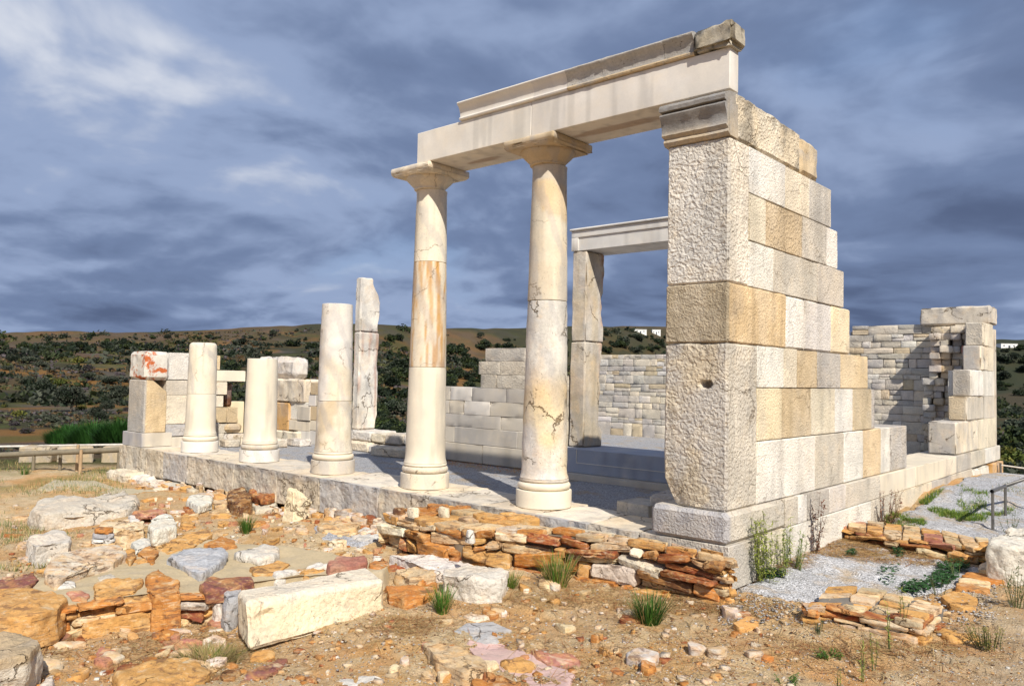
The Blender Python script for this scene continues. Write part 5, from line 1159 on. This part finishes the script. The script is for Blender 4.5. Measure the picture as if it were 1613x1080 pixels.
a = rdir(n*m); b = np.cross(a, rdir(n*m)); V, F = quads(P, a*s*.55, b*s*.4)
q = smooth01(-.3, .3, fbm(np.c_[X*.05, Y*.05, X*0], 52, 3)); q2 = rs.uniform(0, 1, n)
cc = np.array(GG)[None]*(1-q[:, None])*.8+np.array((.085, .085, .03))[None]*q[:, None]; cc = np.where((q2 < .22)[:, None], np.array(MV), cc); cc = np.where((q2 > .8)[:, None], np.array((.12, .08, .04)), cc)
tag(mesh_obj('scrub', V, F, MAT['leaf'], np.repeat(np.repeat(cc*rs.uniform(.7, 1.3, (n, 1)), m, 0), 4, 0), smooth=None), 'low heath and dry scrub covering the hillsides', 'scrub', kind='stuff')
# dense far bushes merged in the distance
n = 3800; px = rs.uniform(-500, 2050, n); rr = rs.uniform(60, 420, n); kx = (px-806.5)/FPX; d = (_fw[:2][None]+kx[:, None]*_r[:2][None]); d /= np.linalg.norm(d, axis=1, keepdims=True)
X = CAM[0]+d[:, 0]*rr; Y = CAM[1]+d[:, 1]*rr; Zz = HG(X, Y); bias = np.interp(px, [0, 500, 600, 1050, 1613], [-.16, .0, .14, .14, .3])  # more dark-green bushes at middle and right, also standing in for cloud shadow
keep = fbm(np.c_[X*.022, Y*.022, X*0], 53, 4)+.6*fbm(np.c_[X*.09, Y*.09, X*0], 54, 3)+bias > .12; keep &= (rr < np.interp(px, [600, 1000, 1300], [285, 400, 420])); X, Y, Zz, rr = X[keep], Y[keep], Zz[keep], rr[keep]; n = len(X)
m = 46; w = rs.uniform(.8, 2.6, n)**1.3*np.interp(rr, [60, 420], [.55, 1.3]); W_ = np.repeat(w, m)[:, None]; dd = rdir(n*m)*rs.uniform(.4, 1, (n*m, 1)); dd[:, 2] = np.abs(dd[:, 2])
P = np.repeat(np.c_[X, Y, Zz], m, 0)+dd*W_*np.array([1, 1, .6])+rs.normal(0, .12, (n*m, 3))*W_; a = rdir(n*m); b = np.cross(a, rdir(n*m)); V, F = quads(P, a*W_*.16, b*W_*.11)
cc = np.array([DK, DK, MD, OL, GG])[rs.randint(0, 5, n)]*rs.uniform(.7, 1.2, (n, 1)); tag(mesh_obj('far_bushes', V, F, MAT['leaf'], np.repeat(np.repeat(cc, m, 0)*rs.uniform(.7, 1.3, (n*m, 1)), 4, 0), smooth=None), 'dark maquis bushes merging over the far hillsides', 'bushes', kind='stuff')
# olive trees
bark = mat_stone('bark', bump=.6, bdist=.03, stain=(.1, .08, .06), stain_amt=.5, grey_amt=.3, spots=0); MAT['bark'] = bark
def olive(px, py, wpx, label, hr=.85, pal=PAL[5]):
    h = hit(px, py, 18)
    if h is None: return
    w = wpx*np.dot(h-CAM, _fw)/FPX; H_ = w*hr; e = thing('olive_tree', h, label, 'tree', 'olive trees in the left field')
    V, F, c = clump_mesh(H_*.85, w, 34, 70, w*.028, pal, base=H_*.16); mesh_obj('crown', V+h, F, MAT['leaf'], c, e, smooth=None)
    L = [tube([h-[0, 0, .2], h+[w*.02, 0, H_*.18], h+[w*.05, w*.03, H_*.4]], [w*.05, w*.035, w*.02])]
    for k in range(4): a = k*1.6+rs.uniform(0, 1); L.append(tube([h+[w*.02, 0, H_*.16], h+[w*.12*math.cos(a), w*.12*math.sin(a), H_*.38], h+[w*.25*math.cos(a), w*.25*math.sin(a), H_*.6]], [w*.03, w*.02, w*.008]))
    V, F, c = merge([(a, b, (.12, .10, .08)) for a, b in L]); mesh_obj('trunk', V, F, bark, c, e, smooth=181)
for a in [(66, 630, 42, 'olive tree at the left with a bare forked trunk, left of the biggest one'), (112, 648, 52, 'biggest dark olive tree in the left field'), (188, 632, 34, 'olive tree just left of the corner block of the temple', .8), (148, 660, 26, 'small grey olive below and right of the biggest one'), (168, 648, 24, 'small olive right of the biggest one', .8), (18, 572, 18, 'round dark tree high on the left edge'), (46, 572, 24, 'low dark tree pair right of the round one', .5), (160, 664, 22, 'smallest olive just above the green broom bushes'), (140, 598, 24, 'flat dark tree on the upper terrace, middle of the left field', .5), (172, 604, 26, 'wide low tree on the upper terrace near the temple', .4)]: olive(*a)
for px, yb, label in [(264, 530, 'lone small tree on the skyline left of the columns'), (430, 524, 'tree group on the skyline above the second column'), (757, 527, 'tiny lone tree on the skyline between the tall columns')]:
    h = hit(px, yb+6, 60)
    if h is not None: olive(px, yb+6, 13, label, .9)
# blades
def blades(P, h, w, lean, col, curve=.4, cvar=.25, ang=None, flat=0.):
    """tapered curved blades at P; h,w arrays"""
    n = len(P); h = np.broadcast_to(h, n)*rs.uniform(.6, 1.15, n); a = rs.uniform(0, 6.28, n) if ang is None else ang
    dx = np.c_[np.cos(a), np.sin(a), np.zeros(n)]; sd_ = np.c_[-np.sin(a), np.cos(a), np.zeros(n)]; up = np.array([0, 0, 1.])
    le = np.abs(rs.normal(lean, lean*.5+.02, n)); L = []
    for t_ in (0, .45, .8, 1.):
        c_ = P+dx*(h*(le*t_+curve*t_*t_*le))[:, None]+up*(h*t_*(1-flat)*np.sqrt(np.clip(1-(le*.5)**2, .05, 1)))[:, None]
        ww = (w*(1-t_)**.7*.5+.0004); L += [c_-sd_*ww, c_+sd_*ww]
    V = np.stack(L, 1).reshape(-1, 3); b = np.arange(n)[:, None]*8
    F = np.concatenate([b+np.array([[0, 1, 3, 2]]), b+np.array([[2, 3, 5, 4]]), b+np.array([[4, 5, 7, 6]])], 1).reshape(-1, 4)
    cl = np.broadcast_to(np.array(col, float), (n, 3))*rs.uniform(1-cvar, 1+cvar, (n, 1)); return V, F, np.repeat(cl, 8, 0)
GRN = (.085, .19, .03); DRY = (.50, .37, .17); YGR = (.26, .30, .06); RED = (.36, .17, .07)
def place(px, py): 
    p = hit(px, py); return p
def tuft(px, py, hpx, wpx, n, label, cols=(GRN,), lean=.35, name='grass_tuft', dry=.15, z=None):
    p = place(px, py) if z is None else U(px, py, 'z', z); s = np.dot(p-CAM, _fw)/FPX; h = hpx*s; r_ = wpx*s*.30
    a = rs.uniform(0, 6.28, n); q = r_*np.sqrt(rs.uniform(0, 1, n)); P = np.c_[p[0]+q*np.cos(a), p[1]+q*np.sin(a), np.full(n, p[2]-.01)]
    cl = np.array(cols)[rs.randint(0, len(cols), n)]; cl = np.where((rs.uniform(0, 1, n) < dry)[:, None], np.array(DRY), cl)
    V, F, c = blades(P, h*1.05, .004+h*.02, lean, cl, ang=a+rs.normal(0, .5, n)); o = mesh_obj(name, V, F, MAT['leaf'], c, smooth=None); rebase(o); return tag(o, label, 'grass')
tuft(388, 838, 25, 22, 170, 'bright green grass tuft below the broken columns, near the upright slab')
tuft(697, 964, 38, 26, 200, 'green grass tuft between the orange slab and the rough boulder')
tuft(805, 925, 24, 26, 110, 'small green tuft right of the rough boulder', (GRN, YGR))
tuft(878, 924, 48, 44, 260, 'green and straw tuft at the foot of the dry-stone wall', (GRN, GRN, YGR), dry=.35)
tuft(1022, 982, 44, 56, 330, 'large dark green grass tuft in front of the right part of the dry-stone wall', (GRN, (.04, .10, .02)))
tuft(643, 868, 26, 20, 60, 'thin green weeds at the left part of the dry-stone wall', (GRN, YGR))
tuft(330, 1042, 20, 130, 900, 'broad clump of yellow-green dry grass left of the long white block', (YGR, DRY, (.22, .25, .07)), lean=.9, dry=.55)
tuft(38, 747, 14, 20, 60, 'small green tuft on the open ground at the left', (GRN,))
# leafy weeds
def weed(px, py, hpx, wpx, nst, label, col=YGR, xw=None, leaf=1., name='weed', stem=(.14, .16, .06), z=None, spread=.35, ll=1., cat='plant', top=0):
    p = place(px, py) if z is None else U(px, py, 'z', z)
    if xw is not None: Y_ = onx(px, xw, -.35); p = np.array([xw, Y_, GH(xw, Y_)])
    s = np.dot(p-CAM, _fw)/FPX; H_ = hpx*s; W_ = wpx*s; parts = []
    for k in range(nst):
        a = rs.uniform(0, 6.28); q = W_*.35*math.sqrt(rs.uniform()); b = p+[q*math.cos(a), q*math.sin(a), -.01]; hh = H_*rs.uniform(.55, 1.05)
        tip = b+[math.cos(a)*hh*spread*rs.uniform(.2, 1), math.sin(a)*hh*spread*rs.uniform(.2, 1), hh]; mid = (b+tip)/2+rs.normal(0, .03*hh, 3)
        v, f = tube([b, mid, tip], [.0035, .0025, .001], 4); parts.append((v, f, stem))
        m = int(26*leaf)
        if m:
            t_ = rs.uniform(.12, 1, m)[:, None]; c_ = b*(1-t_)+tip*t_+(mid-(b+tip)/2)*(4*t_*(1-t_)); d_ = rdir(m)*np.array([1, 1, .6]); L_ = hh*.055*ll*rs.uniform(.5, 1.3, m)[:, None]
            sd_ = np.cross(d_, [0, 0, 1]); V_, F_ = quads(c_+d_*L_, d_*L_, sd_*L_*.22); cl = np.array(col)*rs.uniform(.6, 1.4, (m, 1)); parts.append((V_, F_, np.repeat(cl, 4, 0)))
    V = np.vstack([a[0] for a in parts]); n_ = 0; Fs = []; Cs = []
    for v, f, c in parts: Fs.append(f+n_); n_ += len(v); Cs.append(np.broadcast_to(np.array(c, float), (len(v), 3)))
    o = mesh_obj(name, V, np.vstack(Fs), MAT['leaf'], np.vstack(Cs), smooth=None); rebase(o); return tag(o, label, cat)
weed(1212, 892, 104, 64, 15, 'tall feathery green weed growing against the corner of the side wall', YGR, xw=.18, leaf=2.6, spread=.3, ll=.8)
weed(1248, 885, 60, 60, 14, 'lower feathery weed right of the tall one against the side wall', (.16, .22, .05), xw=.17, leaf=2.8, spread=.3)
weed(318, 775, 34, 14, 7, 'feathery green sprout in front of the step under the first column', YGR, 2, spread=.12)
weed(349, 775, 30, 9, 5, 'narrower feathery sprout right of the first one', YGR, 2, spread=.1)
weed(572, 716, 30, 60, 18, 'round yellow-green bush on the low rough wall behind the columns', (.22, .21, .05), 2, z=-.05, spread=.6)
weed(405, 985, 95, 20, 7, 'dry leafless branching twig beside the upright grey slab', (.2, .15, .1), .25, stem=(.13, .10, .07), spread=.75, name='dry_twig')
weed(122, 822, 46, 10, 2, 'thin dark twig in front of the saddle-shaped boulder', (.2, .15, .1), .1, stem=(.12, .09, .06), spread=.6, name='dry_twig')
weed(1236, 1078, 130, 8, 2, 'tallest thin green stalk at the bottom right', YGR, 1.6, spread=.05)
for k, (px, py, h_, lb) in enumerate([(1356, 1070, 68, 'green stalk with buds below the short mortared wall, left one'), (1376, 1078, 90, 'green stalk below the short mortared wall, second from the left'), (1402, 1076, 96, 'tall budded stalk below the short mortared wall, third from the left'), (1424, 1070, 78, 'green stalk below the right end of the short mortared wall'), (1137, 975, 52, 'thin stalk at the mortar sill right of the dry-stone wall'), (1318, 1010, 60, 'thin stalk in front of the left end of the short mortared wall'), (1022, 1075, 80, 'faint thin stalk below the large dark green tuft'), (1180, 900, 20, 'small sprig on the gravel pad beside the wall corner')]):
    weed(px, py, h_, 10, 3, lb, YGR, 1.5, spread=.1)
weed(1592, 1042, 38, 26, 7, 'small blue-green spurge on the bare ground at the far right', (.10, .16, .08), 1.4, spread=.5, ll=1.2)
weed(1306, 1010, 16, 44, 16, 'low leafy green plant in front of the short mortared wall', GRN, 1.2, spread=.9, ll=4)
weed(1240, 1040, 14, 36, 10, 'low leafy green plant beside the tallest stalk', GRN, 1.2, spread=.9, ll=4)
weed(1290, 903, 20, 16, 8, 'small blue-green plant in the middle of the gravel pad', (.08, .13, .08), 1, spread=.5, ll=2)
weed(1283, 872, 110, 14, 6, 'dry reddish-brown stalk against the side wall above the weeds', (.16, .07, .04), xw=.10, leaf=1.4, stem=(.2, .12, .08), spread=.25, name='dry_stalk')
weed(1395, 805, 62, 40, 14, 'dry reddish-brown plant against the side wall beyond the first weeds', (.22, .10, .06), xw=.14, leaf=1.6, stem=(.22, .14, .09), spread=.35, name='dry_stalk')
weed(1424, 818, 40, 12, 5, 'green sprig behind the orange and red wall', YGR, 1.4, spread=.2)
weed(1480, 845, 44, 22, 5, 'thin green plant behind the orange and red wall near its middle', (.10, .14, .05), 1.4, spread=.5)
weed(1508, 850, 46, 22, 5, 'thin green plant behind the orange and red wall near its right end', (.10, .14, .05), 1.4, spread=.5)
weed(1556, 838, 44, 50, 22, 'yellow-green bush at the foot of the handrail', (.20, .21, .05), 2, spread=.6, ll=1.4)
weed(1600, 826, 66, 40, 14, 'green bush right of the handrail at the edge of the photo', (.13, .16, .05), 2, spread=.4)
weed(715, 738, 28, 26, 8, 'small dry twig bush at the foot of the smooth grey wall', (.25, .17, .08), 1, stem=(.2, .15, .1), spread=.6, name='dry_twig', z=-.045)
weed(1050, 755, 30, 26, 14, 'dark weed in the shade beside the inner foot of the front pillar', (.05, .07, .03), 2, spread=.6, z=-.045)
weed(945, 760, 12, 36, 14, 'low green plant at the foot of the threshold step', GRN, 1, spread=.9, ll=4, z=-.045)
weed(700, 1078, 16, 20, 8, 'small green leafy plant at the bottom left of the tan rock', GRN, 1, spread=.9, ll=4)
weed(880, 1078, 18, 36, 12, 'bright green leafy plant on the bottom edge beside the pink mortar', (.10, .22, .04), 1, spread=.8, ll=4)
weed(1038, 1048, 12, 20, 8, 'tiny bright green plant right of the rust-red flat stone', (.10, .22, .04), 1, spread=.8, ll=4)
# big green broom on the left
for k, (px, py, wp, hp) in enumerate([(110, 700, 66, 34), (150, 702, 70, 42), (188, 704, 60, 46)]):
    p = hit(px, py, 15); s = np.dot(p-CAM, _fw)/FPX; n = 3200; a = rs.uniform(0, 6.28, n); q = wp*s*.5*np.sqrt(rs.uniform(0, 1, n)); H_ = hp*s
    P = np.c_[p[0]+q*np.cos(a), p[1]+q*np.sin(a), np.full(n, p[2])+rs.uniform(0, .55, n)*H_*(1-(q/(wp*s*.5))**2)]
    V, F, c = blades(P, H_*.55, .035, .35, np.array((.035, .105, .02)), cvar=.4, ang=a); o = mesh_obj('broom_bush', V, F, MAT['leaf'], c, smooth=None); rebase(o)
    tag(o, ['lowest of the three bright green broom bushes, behind the wooden rail', 'middle one of the three bright green broom bushes', 'tallest bright green broom bush, touching the temple corner'][k], 'bush', 'bright green broom bushes')
# scattered grass, straw and pebbles
def scatter_px(n, rects):
    P = []
    A = np.array([(b-a)*(d_-c) for a, b, c, d_ in rects], float); idx = rs.choice(len(rects), n, p=A/A.sum())
    r_ = np.array(rects)[idx]; px = rs.uniform(r_[:, 0], r_[:, 1]); py = rs.uniform(r_[:, 2], r_[:, 3])
    d = _fw[None]+((px-806.5)/FPX)[:, None]*_r[None]-((py-540)/FPX)[:, None]*_u[None]; z = np.full(n, -.55)
    for _ in range(4):
        t_ = (z-CAM[2])/d[:, 2]; X = CAM[0]+d[:, 0]*t_; Y = CAM[1]+d[:, 1]*t_; z = HG(X, Y)
    ok = (t_ > 0) & ~((X > -12.7) & (X < .02) & (Y > -.06) & (Y < 12.1)); return np.c_[X, Y, z][ok]
P = scatter_px(9000, [(0, 200, 735, 800), (0, 130, 800, 900), (1560, 1613, 740, 800), (0, 190, 727, 760)]); P = P[fbm(P*np.array([.9, .9, 0]), 71, 3)+rs.normal(0, .12, len(P)) > .08]; h_ = .07
V, F, c = blades(P, h_, .006, .4, np.where((rs.uniform(0, 1, len(P)) < .62)[:, None], np.array((.15, .20, .06)), np.array(DRY)), cvar=.3)
tag(mesh_obj('grass', V, F, MAT['leaf'], c, smooth=None), 'thin green and dry grass over the open ground at the left', 'grass', kind='stuff')
def ell(n, cx, cy, rx, ry):
    a = rs.uniform(0, 6.28, n); q = np.sqrt(rs.uniform(0, 1, n)); px = cx+rx*q*np.cos(a); py = cy+ry*q*np.sin(a)
    d = _fw[None]+((px-806.5)/FPX)[:, None]*_r[None]-((py-540)/FPX)[:, None]*_u[None]; z = np.full(n, -.5)
    for _ in range(4): t_ = (z-CAM[2])/d[:, 2]; X = CAM[0]+d[:, 0]*t_; Y = CAM[1]+d[:, 1]*t_; z = HG(X, Y)
    return np.c_[X, Y, z]
P = np.vstack([ell(900, 290, 1030, 110, 45), ell(500, 60, 1010, 60, 25), ell(900, 900, 935, 110, 22), ell(900, 1060, 955, 100, 16), ell(3200, 1330, 862, 62, 20), ell(1600, 1430, 880, 90, 12), ell(900, 1240, 880, 45, 22), ell(500, 1400, 812, 50, 14), ell(500, 640, 985, 60, 14), ell(700, 1380, 1020, 130, 14), ell(600, 60, 870, 60, 40), ell(400, 1180, 960, 60, 16), ell(400, 420, 800, 60, 14), ell(2600, 300, 940, 320, 130), ell(2600, 950, 1000, 380, 80), ell(700, 1400, 1020, 200, 50)])
n = len(P); P = P+np.where((P[:, 0] > .0) & (P[:, 1] > .2), .034, .006)[:, None]*np.array([0, 0, 1.])
V, F, c = blades(P, .10, .0045, 1.3, np.where((rs.uniform(0, 1, n) < .4)[:, None], np.array(RED), np.array((.50, .36, .17))), curve=.1, cvar=.35, flat=.85)
tag(mesh_obj('dry_straw', V, F, MAT['straw'], c, smooth=None), 'dead straw lying over the earth at the feet of the walls and stones', 'straw', kind='stuff')
P = np.vstack([ell(240, 1441, 933, 24, 8), ell(260, 1490, 913, 22, 10), ell(200, 1503, 897, 26, 8), ell(160, 1475, 925, 20, 6), ell(160, 1217, 910, 22, 3), ell(60, 1340, 878, 9, 4), ell(60, 1415, 876, 9, 4), ell(80, 1540, 880, 22, 16), ell(50, 1400, 910, 20, 12)]); n = len(P)
a = rdir(n)*np.array([1, 1, .4]); b = np.cross(a, [0, 0, 1]); V, F = quads(P+np.c_[np.zeros((n, 2)), rs.uniform(.035, .09, n)], a*.020, b*.013)
c1 = np.repeat(np.array((.04, .105, .035))*rs.uniform(.5, 1.6, (n, 1)), 4, 0)
tag(mesh_obj('ground_cover', V, F, MAT['leaf'], c1, smooth=None), 'dark green creeping weeds on the gravel pad', 'weeds', kind='stuff')
P = np.vstack([ell(2600, 1500, 800, 52, 7), ell(1300, 1425, 824, 34, 8), ell(700, 1533, 785, 26, 5), ell(500, 1560, 795, 40, 2)]); n = len(P)
V, F, c = blades(P+[0, 0, .02], .06, .007, .5, np.where((rs.uniform(0, 1, n) < .4)[:, None], np.array(YGR), np.array((.10, .19, .03))), cvar=.3)
tag(mesh_obj('grass', V, F, MAT['leaf'], c, smooth=None), 'bright green grass patches on the gravel path by the side wall', 'grass', kind='stuff')
n = 900; P = np.c_[rs.uniform(-7.4, -4.4, n), rs.uniform(2.6, 3.2, n), np.full(n, -.03)]; V, F, c = blades(P, .07, .006, .9, np.where((rs.uniform(0, 1, n) < .6)[:, None], np.array((.5, .2, .07)), np.array(DRY)), flat=.6)
tag(mesh_obj('dry_straw', V, F, MAT['straw'], c, smooth=None), 'rusty dead plants along the foot of the smooth grey wall', 'straw', kind='stuff')
def stones_mesh(P, s, cols):
    base = np.array([(-1, -1, -.6), (1, -1, -.6), (1, 1, -.6), (-1, 1, -.6), (-.7, -.7, .6), (.7, -.7, .6), (.7, .7, .6), (-.7, .7, .6)])*.5
    n = len(P); a = rs.uniform(0, 6.28, n); B = base[None]+rs.uniform(-.18, .18, (n, 8, 3)); B = B*np.c_[s*rs.uniform(.6, 1.4, n), s, s*rs.uniform(.4, .9, n)][:, None]
    x = B[..., 0]*np.cos(a)[:, None]-B[..., 1]*np.sin(a)[:, None]; y = B[..., 0]*np.sin(a)[:, None]+B[..., 1]*np.cos(a)[:, None]
    V = np.stack([x, y, B[..., 2]], -1)+P[:, None]; f = np.array([[0, 3, 2, 1], [4, 5, 6, 7], [0, 1, 5, 4], [1, 2, 6, 5], [2, 3, 7, 6], [3, 0, 4, 7]])
    F = (np.arange(n)[:, None, None]*8+f[None]).reshape(-1, 4); return V.reshape(-1, 3), F, np.repeat(cols, 8, 0)
P = scatter_px(24000, [(0, 1613, 780, 1080), (0, 1613, 900, 1080)]); n = len(P); s = .006+.020*rs.power(.5, n)*rs.uniform(0, 1, n)
pc_ = np.array([C['W']*.9, C['K']*.9, C['T']*.8, C['L']*.8, C['S']*.8, C['B'], C['O']*.8, C['X']*.9])[rs.randint(0, 8, n)]
V, F, c = stones_mesh(P, s, pc_*rs.uniform(.7, 1.1, (n, 1))); tag(mesh_obj('pebbles', V, F, MAT['boulder'], c, smooth=None), 'pebbles and grit over the earth', 'pebbles', kind='stuff')
P = scatter_px(5200, [(1130, 1570, 858, 985), (1400, 1613, 770, 830)]); n = len(P); P[:, 2] += .012
V, F, c = stones_mesh(P, .006+.014*rs.uniform(0, 1, n), np.array([C['S'], C['Z'], C['D'], C['W']*.9])[rs.randint(0, 4, n)]*.8); tag(mesh_obj('gravel_grains', V, F, MAT['boulder'], c, smooth=None), 'loose grey gravel grains spilling over the edges of the gravel pad', 'gravel', kind='stuff')
P = scatter_px(1100, [(0, 620, 790, 1080), (820, 1260, 930, 1080), (430, 620, 790, 870), (180, 640, 770, 900)]); n = len(P); s = rs.uniform(.02, .09, n)*rs.uniform(.4, 1, n)
pc_ = np.array([C['W']*.9, C['K']*.9, C['L']*.8, C['O']*.8, C['R'], C['H']*.8, C['X']*.9])[rs.randint(0, 7, n)]
P[:, 2] += .005; V, F, c = stones_mesh(P, s, pc_); tag(mesh_obj('stone_chips', V, F, MAT['schist'], c, smooth=None), 'small broken stone chips lying among the foreground stones', 'rubble', kind='stuff')
# ---------------------------------------------------------------- fences, display slabs, houses
def simple(name, col, rough=.6, metal=0.):
    m = bpy.data.materials.new(name); m.use_nodes = True; t = NT(m.node_tree); bs = t.n['Principled BSDF']; v = t.node('ShaderNodeTexCoord', 3)
    k = t.math('ADD', t.math('MULTIPLY', t.noise(v, 12, 5), .8), .6); t.l.new(t.mix(1., col, t.node('ShaderNodeCombineXYZ', 0, X=k, Y=k, Z=k), 'MULTIPLY'), bs.inputs['Base Color'])
    bs.inputs['Roughness'].default_value = rough; bs.inputs['Metallic'].default_value = metal; return m
MAT['wood'] = simple('weathered_wood', (.20, .17, .12), .85); MAT['newwood'] = simple('pine_post', (.42, .29, .17), .8); MAT['metal'] = simple('dull_metal', (.16, .155, .15), .5, .5); MAT['white'] = simple('whitewash', (.8, .8, .78), .9); MAT['dark'] = simple('dark_opening', (.05, .06, .08), .5); MAT['rope'] = simple('rope', (.6, .56, .5), .9)
fe = thing('wooden_fence', hit(52, 738), 'low wooden rail fence with short posts at the far left', 'fence')
pa = hit(50, 740); pb = hit(124, 744); Lp = [hit(52, 740), hit(94, 741), hit(121, 742), hit(126, 746), hit(186, 745)]
hh = lambda px, p, y: CAM[2]+ (np.hypot(*(p-CAM)[:2])/np.hypot(*ray(px, y)[:2]))*ray(px, y)[2]
for k, (p, px, yt) in enumerate(zip(Lp, [52, 94, 121, 126, 186], [712, 712, 700, 708, 706])):
    zt_ = hh(px, p, yt); V, F = tube([p-[0, 0, .1], [p[0]+.01, p[1], zt_]], [.035, .03], 8); mesh_obj('post', V, F, MAT['newwood' if k in (2, 3) else 'wood'], None, fe, smooth=60)
e0 = np.array(Lp[0]); dirv_ = (Lp[4]-Lp[0]); 
r0_ = Lp[0]-dirv_*1.4; r1_ = Lp[0]+dirv_*1.08
r0_[2] = 0; r1_[2] = 0
zr0 = hh(52, Lp[0], 714); zr1 = hh(186, Lp[4], 708); sl_ = (zr1-zr0)
r0_[2] = zr0-1.4*sl_; r1_[2] = zr1+.08*sl_
V, F = tube([r0_, r1_], [.055, .055], 8); mesh_obj('rail', V, F, MAT['wood'], None, fe, smooth=60)
for k in range(2):
    q = Lp[0]-dirv_*(.55+.6*k); q[2] = GH(q[0], q[1]); V, F = tube([q-[0, 0, .1], [q[0], q[1], zr0-(.55+.6*k)*sl_]], [.035, .03], 8); mesh_obj('post', V, F, MAT['wood'], None, fe, smooth=60)
# marble slabs lined up behind the fence
for k, (a, b, lb) in enumerate([(28, 79, 'left of the three long pale blocks lined up behind the wooden fence'), (90, 147, 'middle one of the three long pale blocks behind the wooden fence'), (159, 198, 'right one of the three long pale blocks, next to the temple step')]):
    p = hit(a, 728); q = hit(b, 728); dd = q-p; nrm_ = np.array([-dd[1], dd[0], 0])/np.hypot(dd[0], dd[1])*.5; zt_ = hh((a+b)/2, (p+q)/2, 704); zb_ = min(p[2], q[2])-.05
    c8 = [(*p[:2], zb_), (*q[:2], zb_), (*(q+nrm_)[:2], zb_), (*(p+nrm_)[:2], zb_), (*p[:2], zt_), (*q[:2], zt_), (*(q+nrm_)[:2], zt_), (*(p+nrm_)[:2], zt_)]
    V, F = hexa(c8, .06, .03, .014, 4, 30+k, .04); o = mesh_obj('display_block', V, F, MAT['old'], C['T']*.8, None, smooth=45); rebase(o); tag(o, lb, 'block', 'blocks behind the wooden fence')
# white rail behind them
rf = thing('metal_railing', hit(60, 722), 'thin pale rail running behind the lined-up blocks at the far left', 'railing')
pa = hit(-60, 716); pb = hit(196, 716); za = hh(-60, pa, 704); zb2 = hh(196, pb, 700)
V, F = tube([(pa[0], pa[1], za), (pb[0], pb[1], zb2)], [.03, .03], 8); mesh_obj('rail', V, F, MAT['rope'], None, rf, smooth=60)
for k in (.05, .45, .9):
    q = pa+(pb-pa)*k; V, F = tube([(q[0], q[1], GH(q[0], q[1])-.1), (q[0], q[1], za+(zb2-za)*k)], [.02, .02], 6); mesh_obj('post', V, F, MAT['metal'], None, rf, smooth=60)
# handrail at the right
hr = thing('handrail', hit(1564, 838), 'dark metal handrail with two slim posts at the right edge', 'handrail')
p1 = hit(1564, 838); p2 = hit(1584, 815); z1_ = hh(1564, p1, 773); z2_ = hh(1584, p2, 765)
for p, z_ in ((p1, z1_), (p2, z2_)): V, F = tube([p-[0, 0, .1], [p[0], p[1], z_]], [.018, .018], 8); mesh_obj('post', V, F, MAT['metal'], None, hr, smooth=60)
dr = np.array([p2[0], p2[1], z2_])-np.array([p1[0], p1[1], z1_]); s0 = np.array([p1[0], p1[1], z1_]); s2 = hit(1640, 812); z3_ = hh(1640, s2, 745)
V, F = tube([s0-dr*.06, s0+dr*.5, (p2[0], p2[1], z2_), (s2[0], s2[1], z3_)], [.024]*4, 8); mesh_obj('rail', V, F, MAT['metal'], None, hr, smooth=60)
V, F = tube([s2-[0, 0, .1], (s2[0], s2[1], z3_)], [.018, .018], 8); mesh_obj('post', V, F, MAT['metal'], None, hr, smooth=60)
rp = thing('rope_barrier', (.3, 12.6, -.4), 'pale rope running from the far corner of the temple to the right', 'rope')
q0 = U(1576, 732, 'x', .1); q1 = q0+np.array([4.0, .6, -.25]); V, F = tube([q0, (q0+q1)/2-[0, 0, .04], q1], [.014]*3, 6); mesh_obj('rope', V, F, MAT['rope'], None, rp, smooth=60)
for q in (q0, q1): V, F = tube([(q[0], q[1], GH(q[0], q[1])-.1), (q[0], q[1], q[2]+.04)], [.02, .02], 8); mesh_obj('post', V, F, MAT['metal'], None, rp, smooth=60)
# houses on the skyline
def house(px, wpx, hpx, label, dy=5):
    i = int(np.argmin(abs(YSKY[:, 0]-px))); ysk = float(np.interp(px, YSKY[:, 0], YSKY[:, 1])); h = hit(px, ysk+dy, 60)
    if h is None: return
    s = np.dot(h-CAM, _fw)/FPX; w, H_ = wpx*s, hpx*s; r2 = np.array([_r[0], _r[1], 0]); r2 /= np.linalg.norm(r2); f2 = np.array([-r2[1], r2[0], 0]); e = thing('house', h, label, 'house')
    def bx(nm, a0, a1, d0, d1, z0_, z1_, mt, par=e):
        cs = [(a0, d0), (a1, d0), (a1, d1), (a0, d1)]; V_ = np.array([h+r2*a+f2*d+[0, 0, z] for z in (z0_, z1_) for a, d in cs]); F_ = [[0, 3, 2, 1], [4, 5, 6, 7], [0, 1, 5, 4], [1, 2, 6, 5], [2, 3, 7, 6], [3, 0, 4, 7]]
        return mesh_obj(nm, V_, F_, MAT[mt], None, par, smooth=None)
    bx('wall', -w/2, w/2, 0, w*.6, -2, H_, 'white'); bx('roof', -w/2-.1, w/2+.1, -.1, w*.6+.1, H_, H_+.25, 'white'); bx('door', -w*.06, w*.06, -.06, .0, 0, H_*.6, 'dark')
    for a in (-.32, .28): bx('window', w*a-w*.05, w*a+w*.05, -.06, 0, H_*.4, H_*.7, 'dark')
house(1009, 19, 5, 'low white cubic house on the skyline seen through the doorway', 1); house(1034, 13, 7, 'taller white cubic house on the skyline beside the low one', 2); house(1590, 26, 6, 'white house on the dark skyline at the far right', 3)
for o in list(COL.objects):
    if '_o' in o: del o['_o']
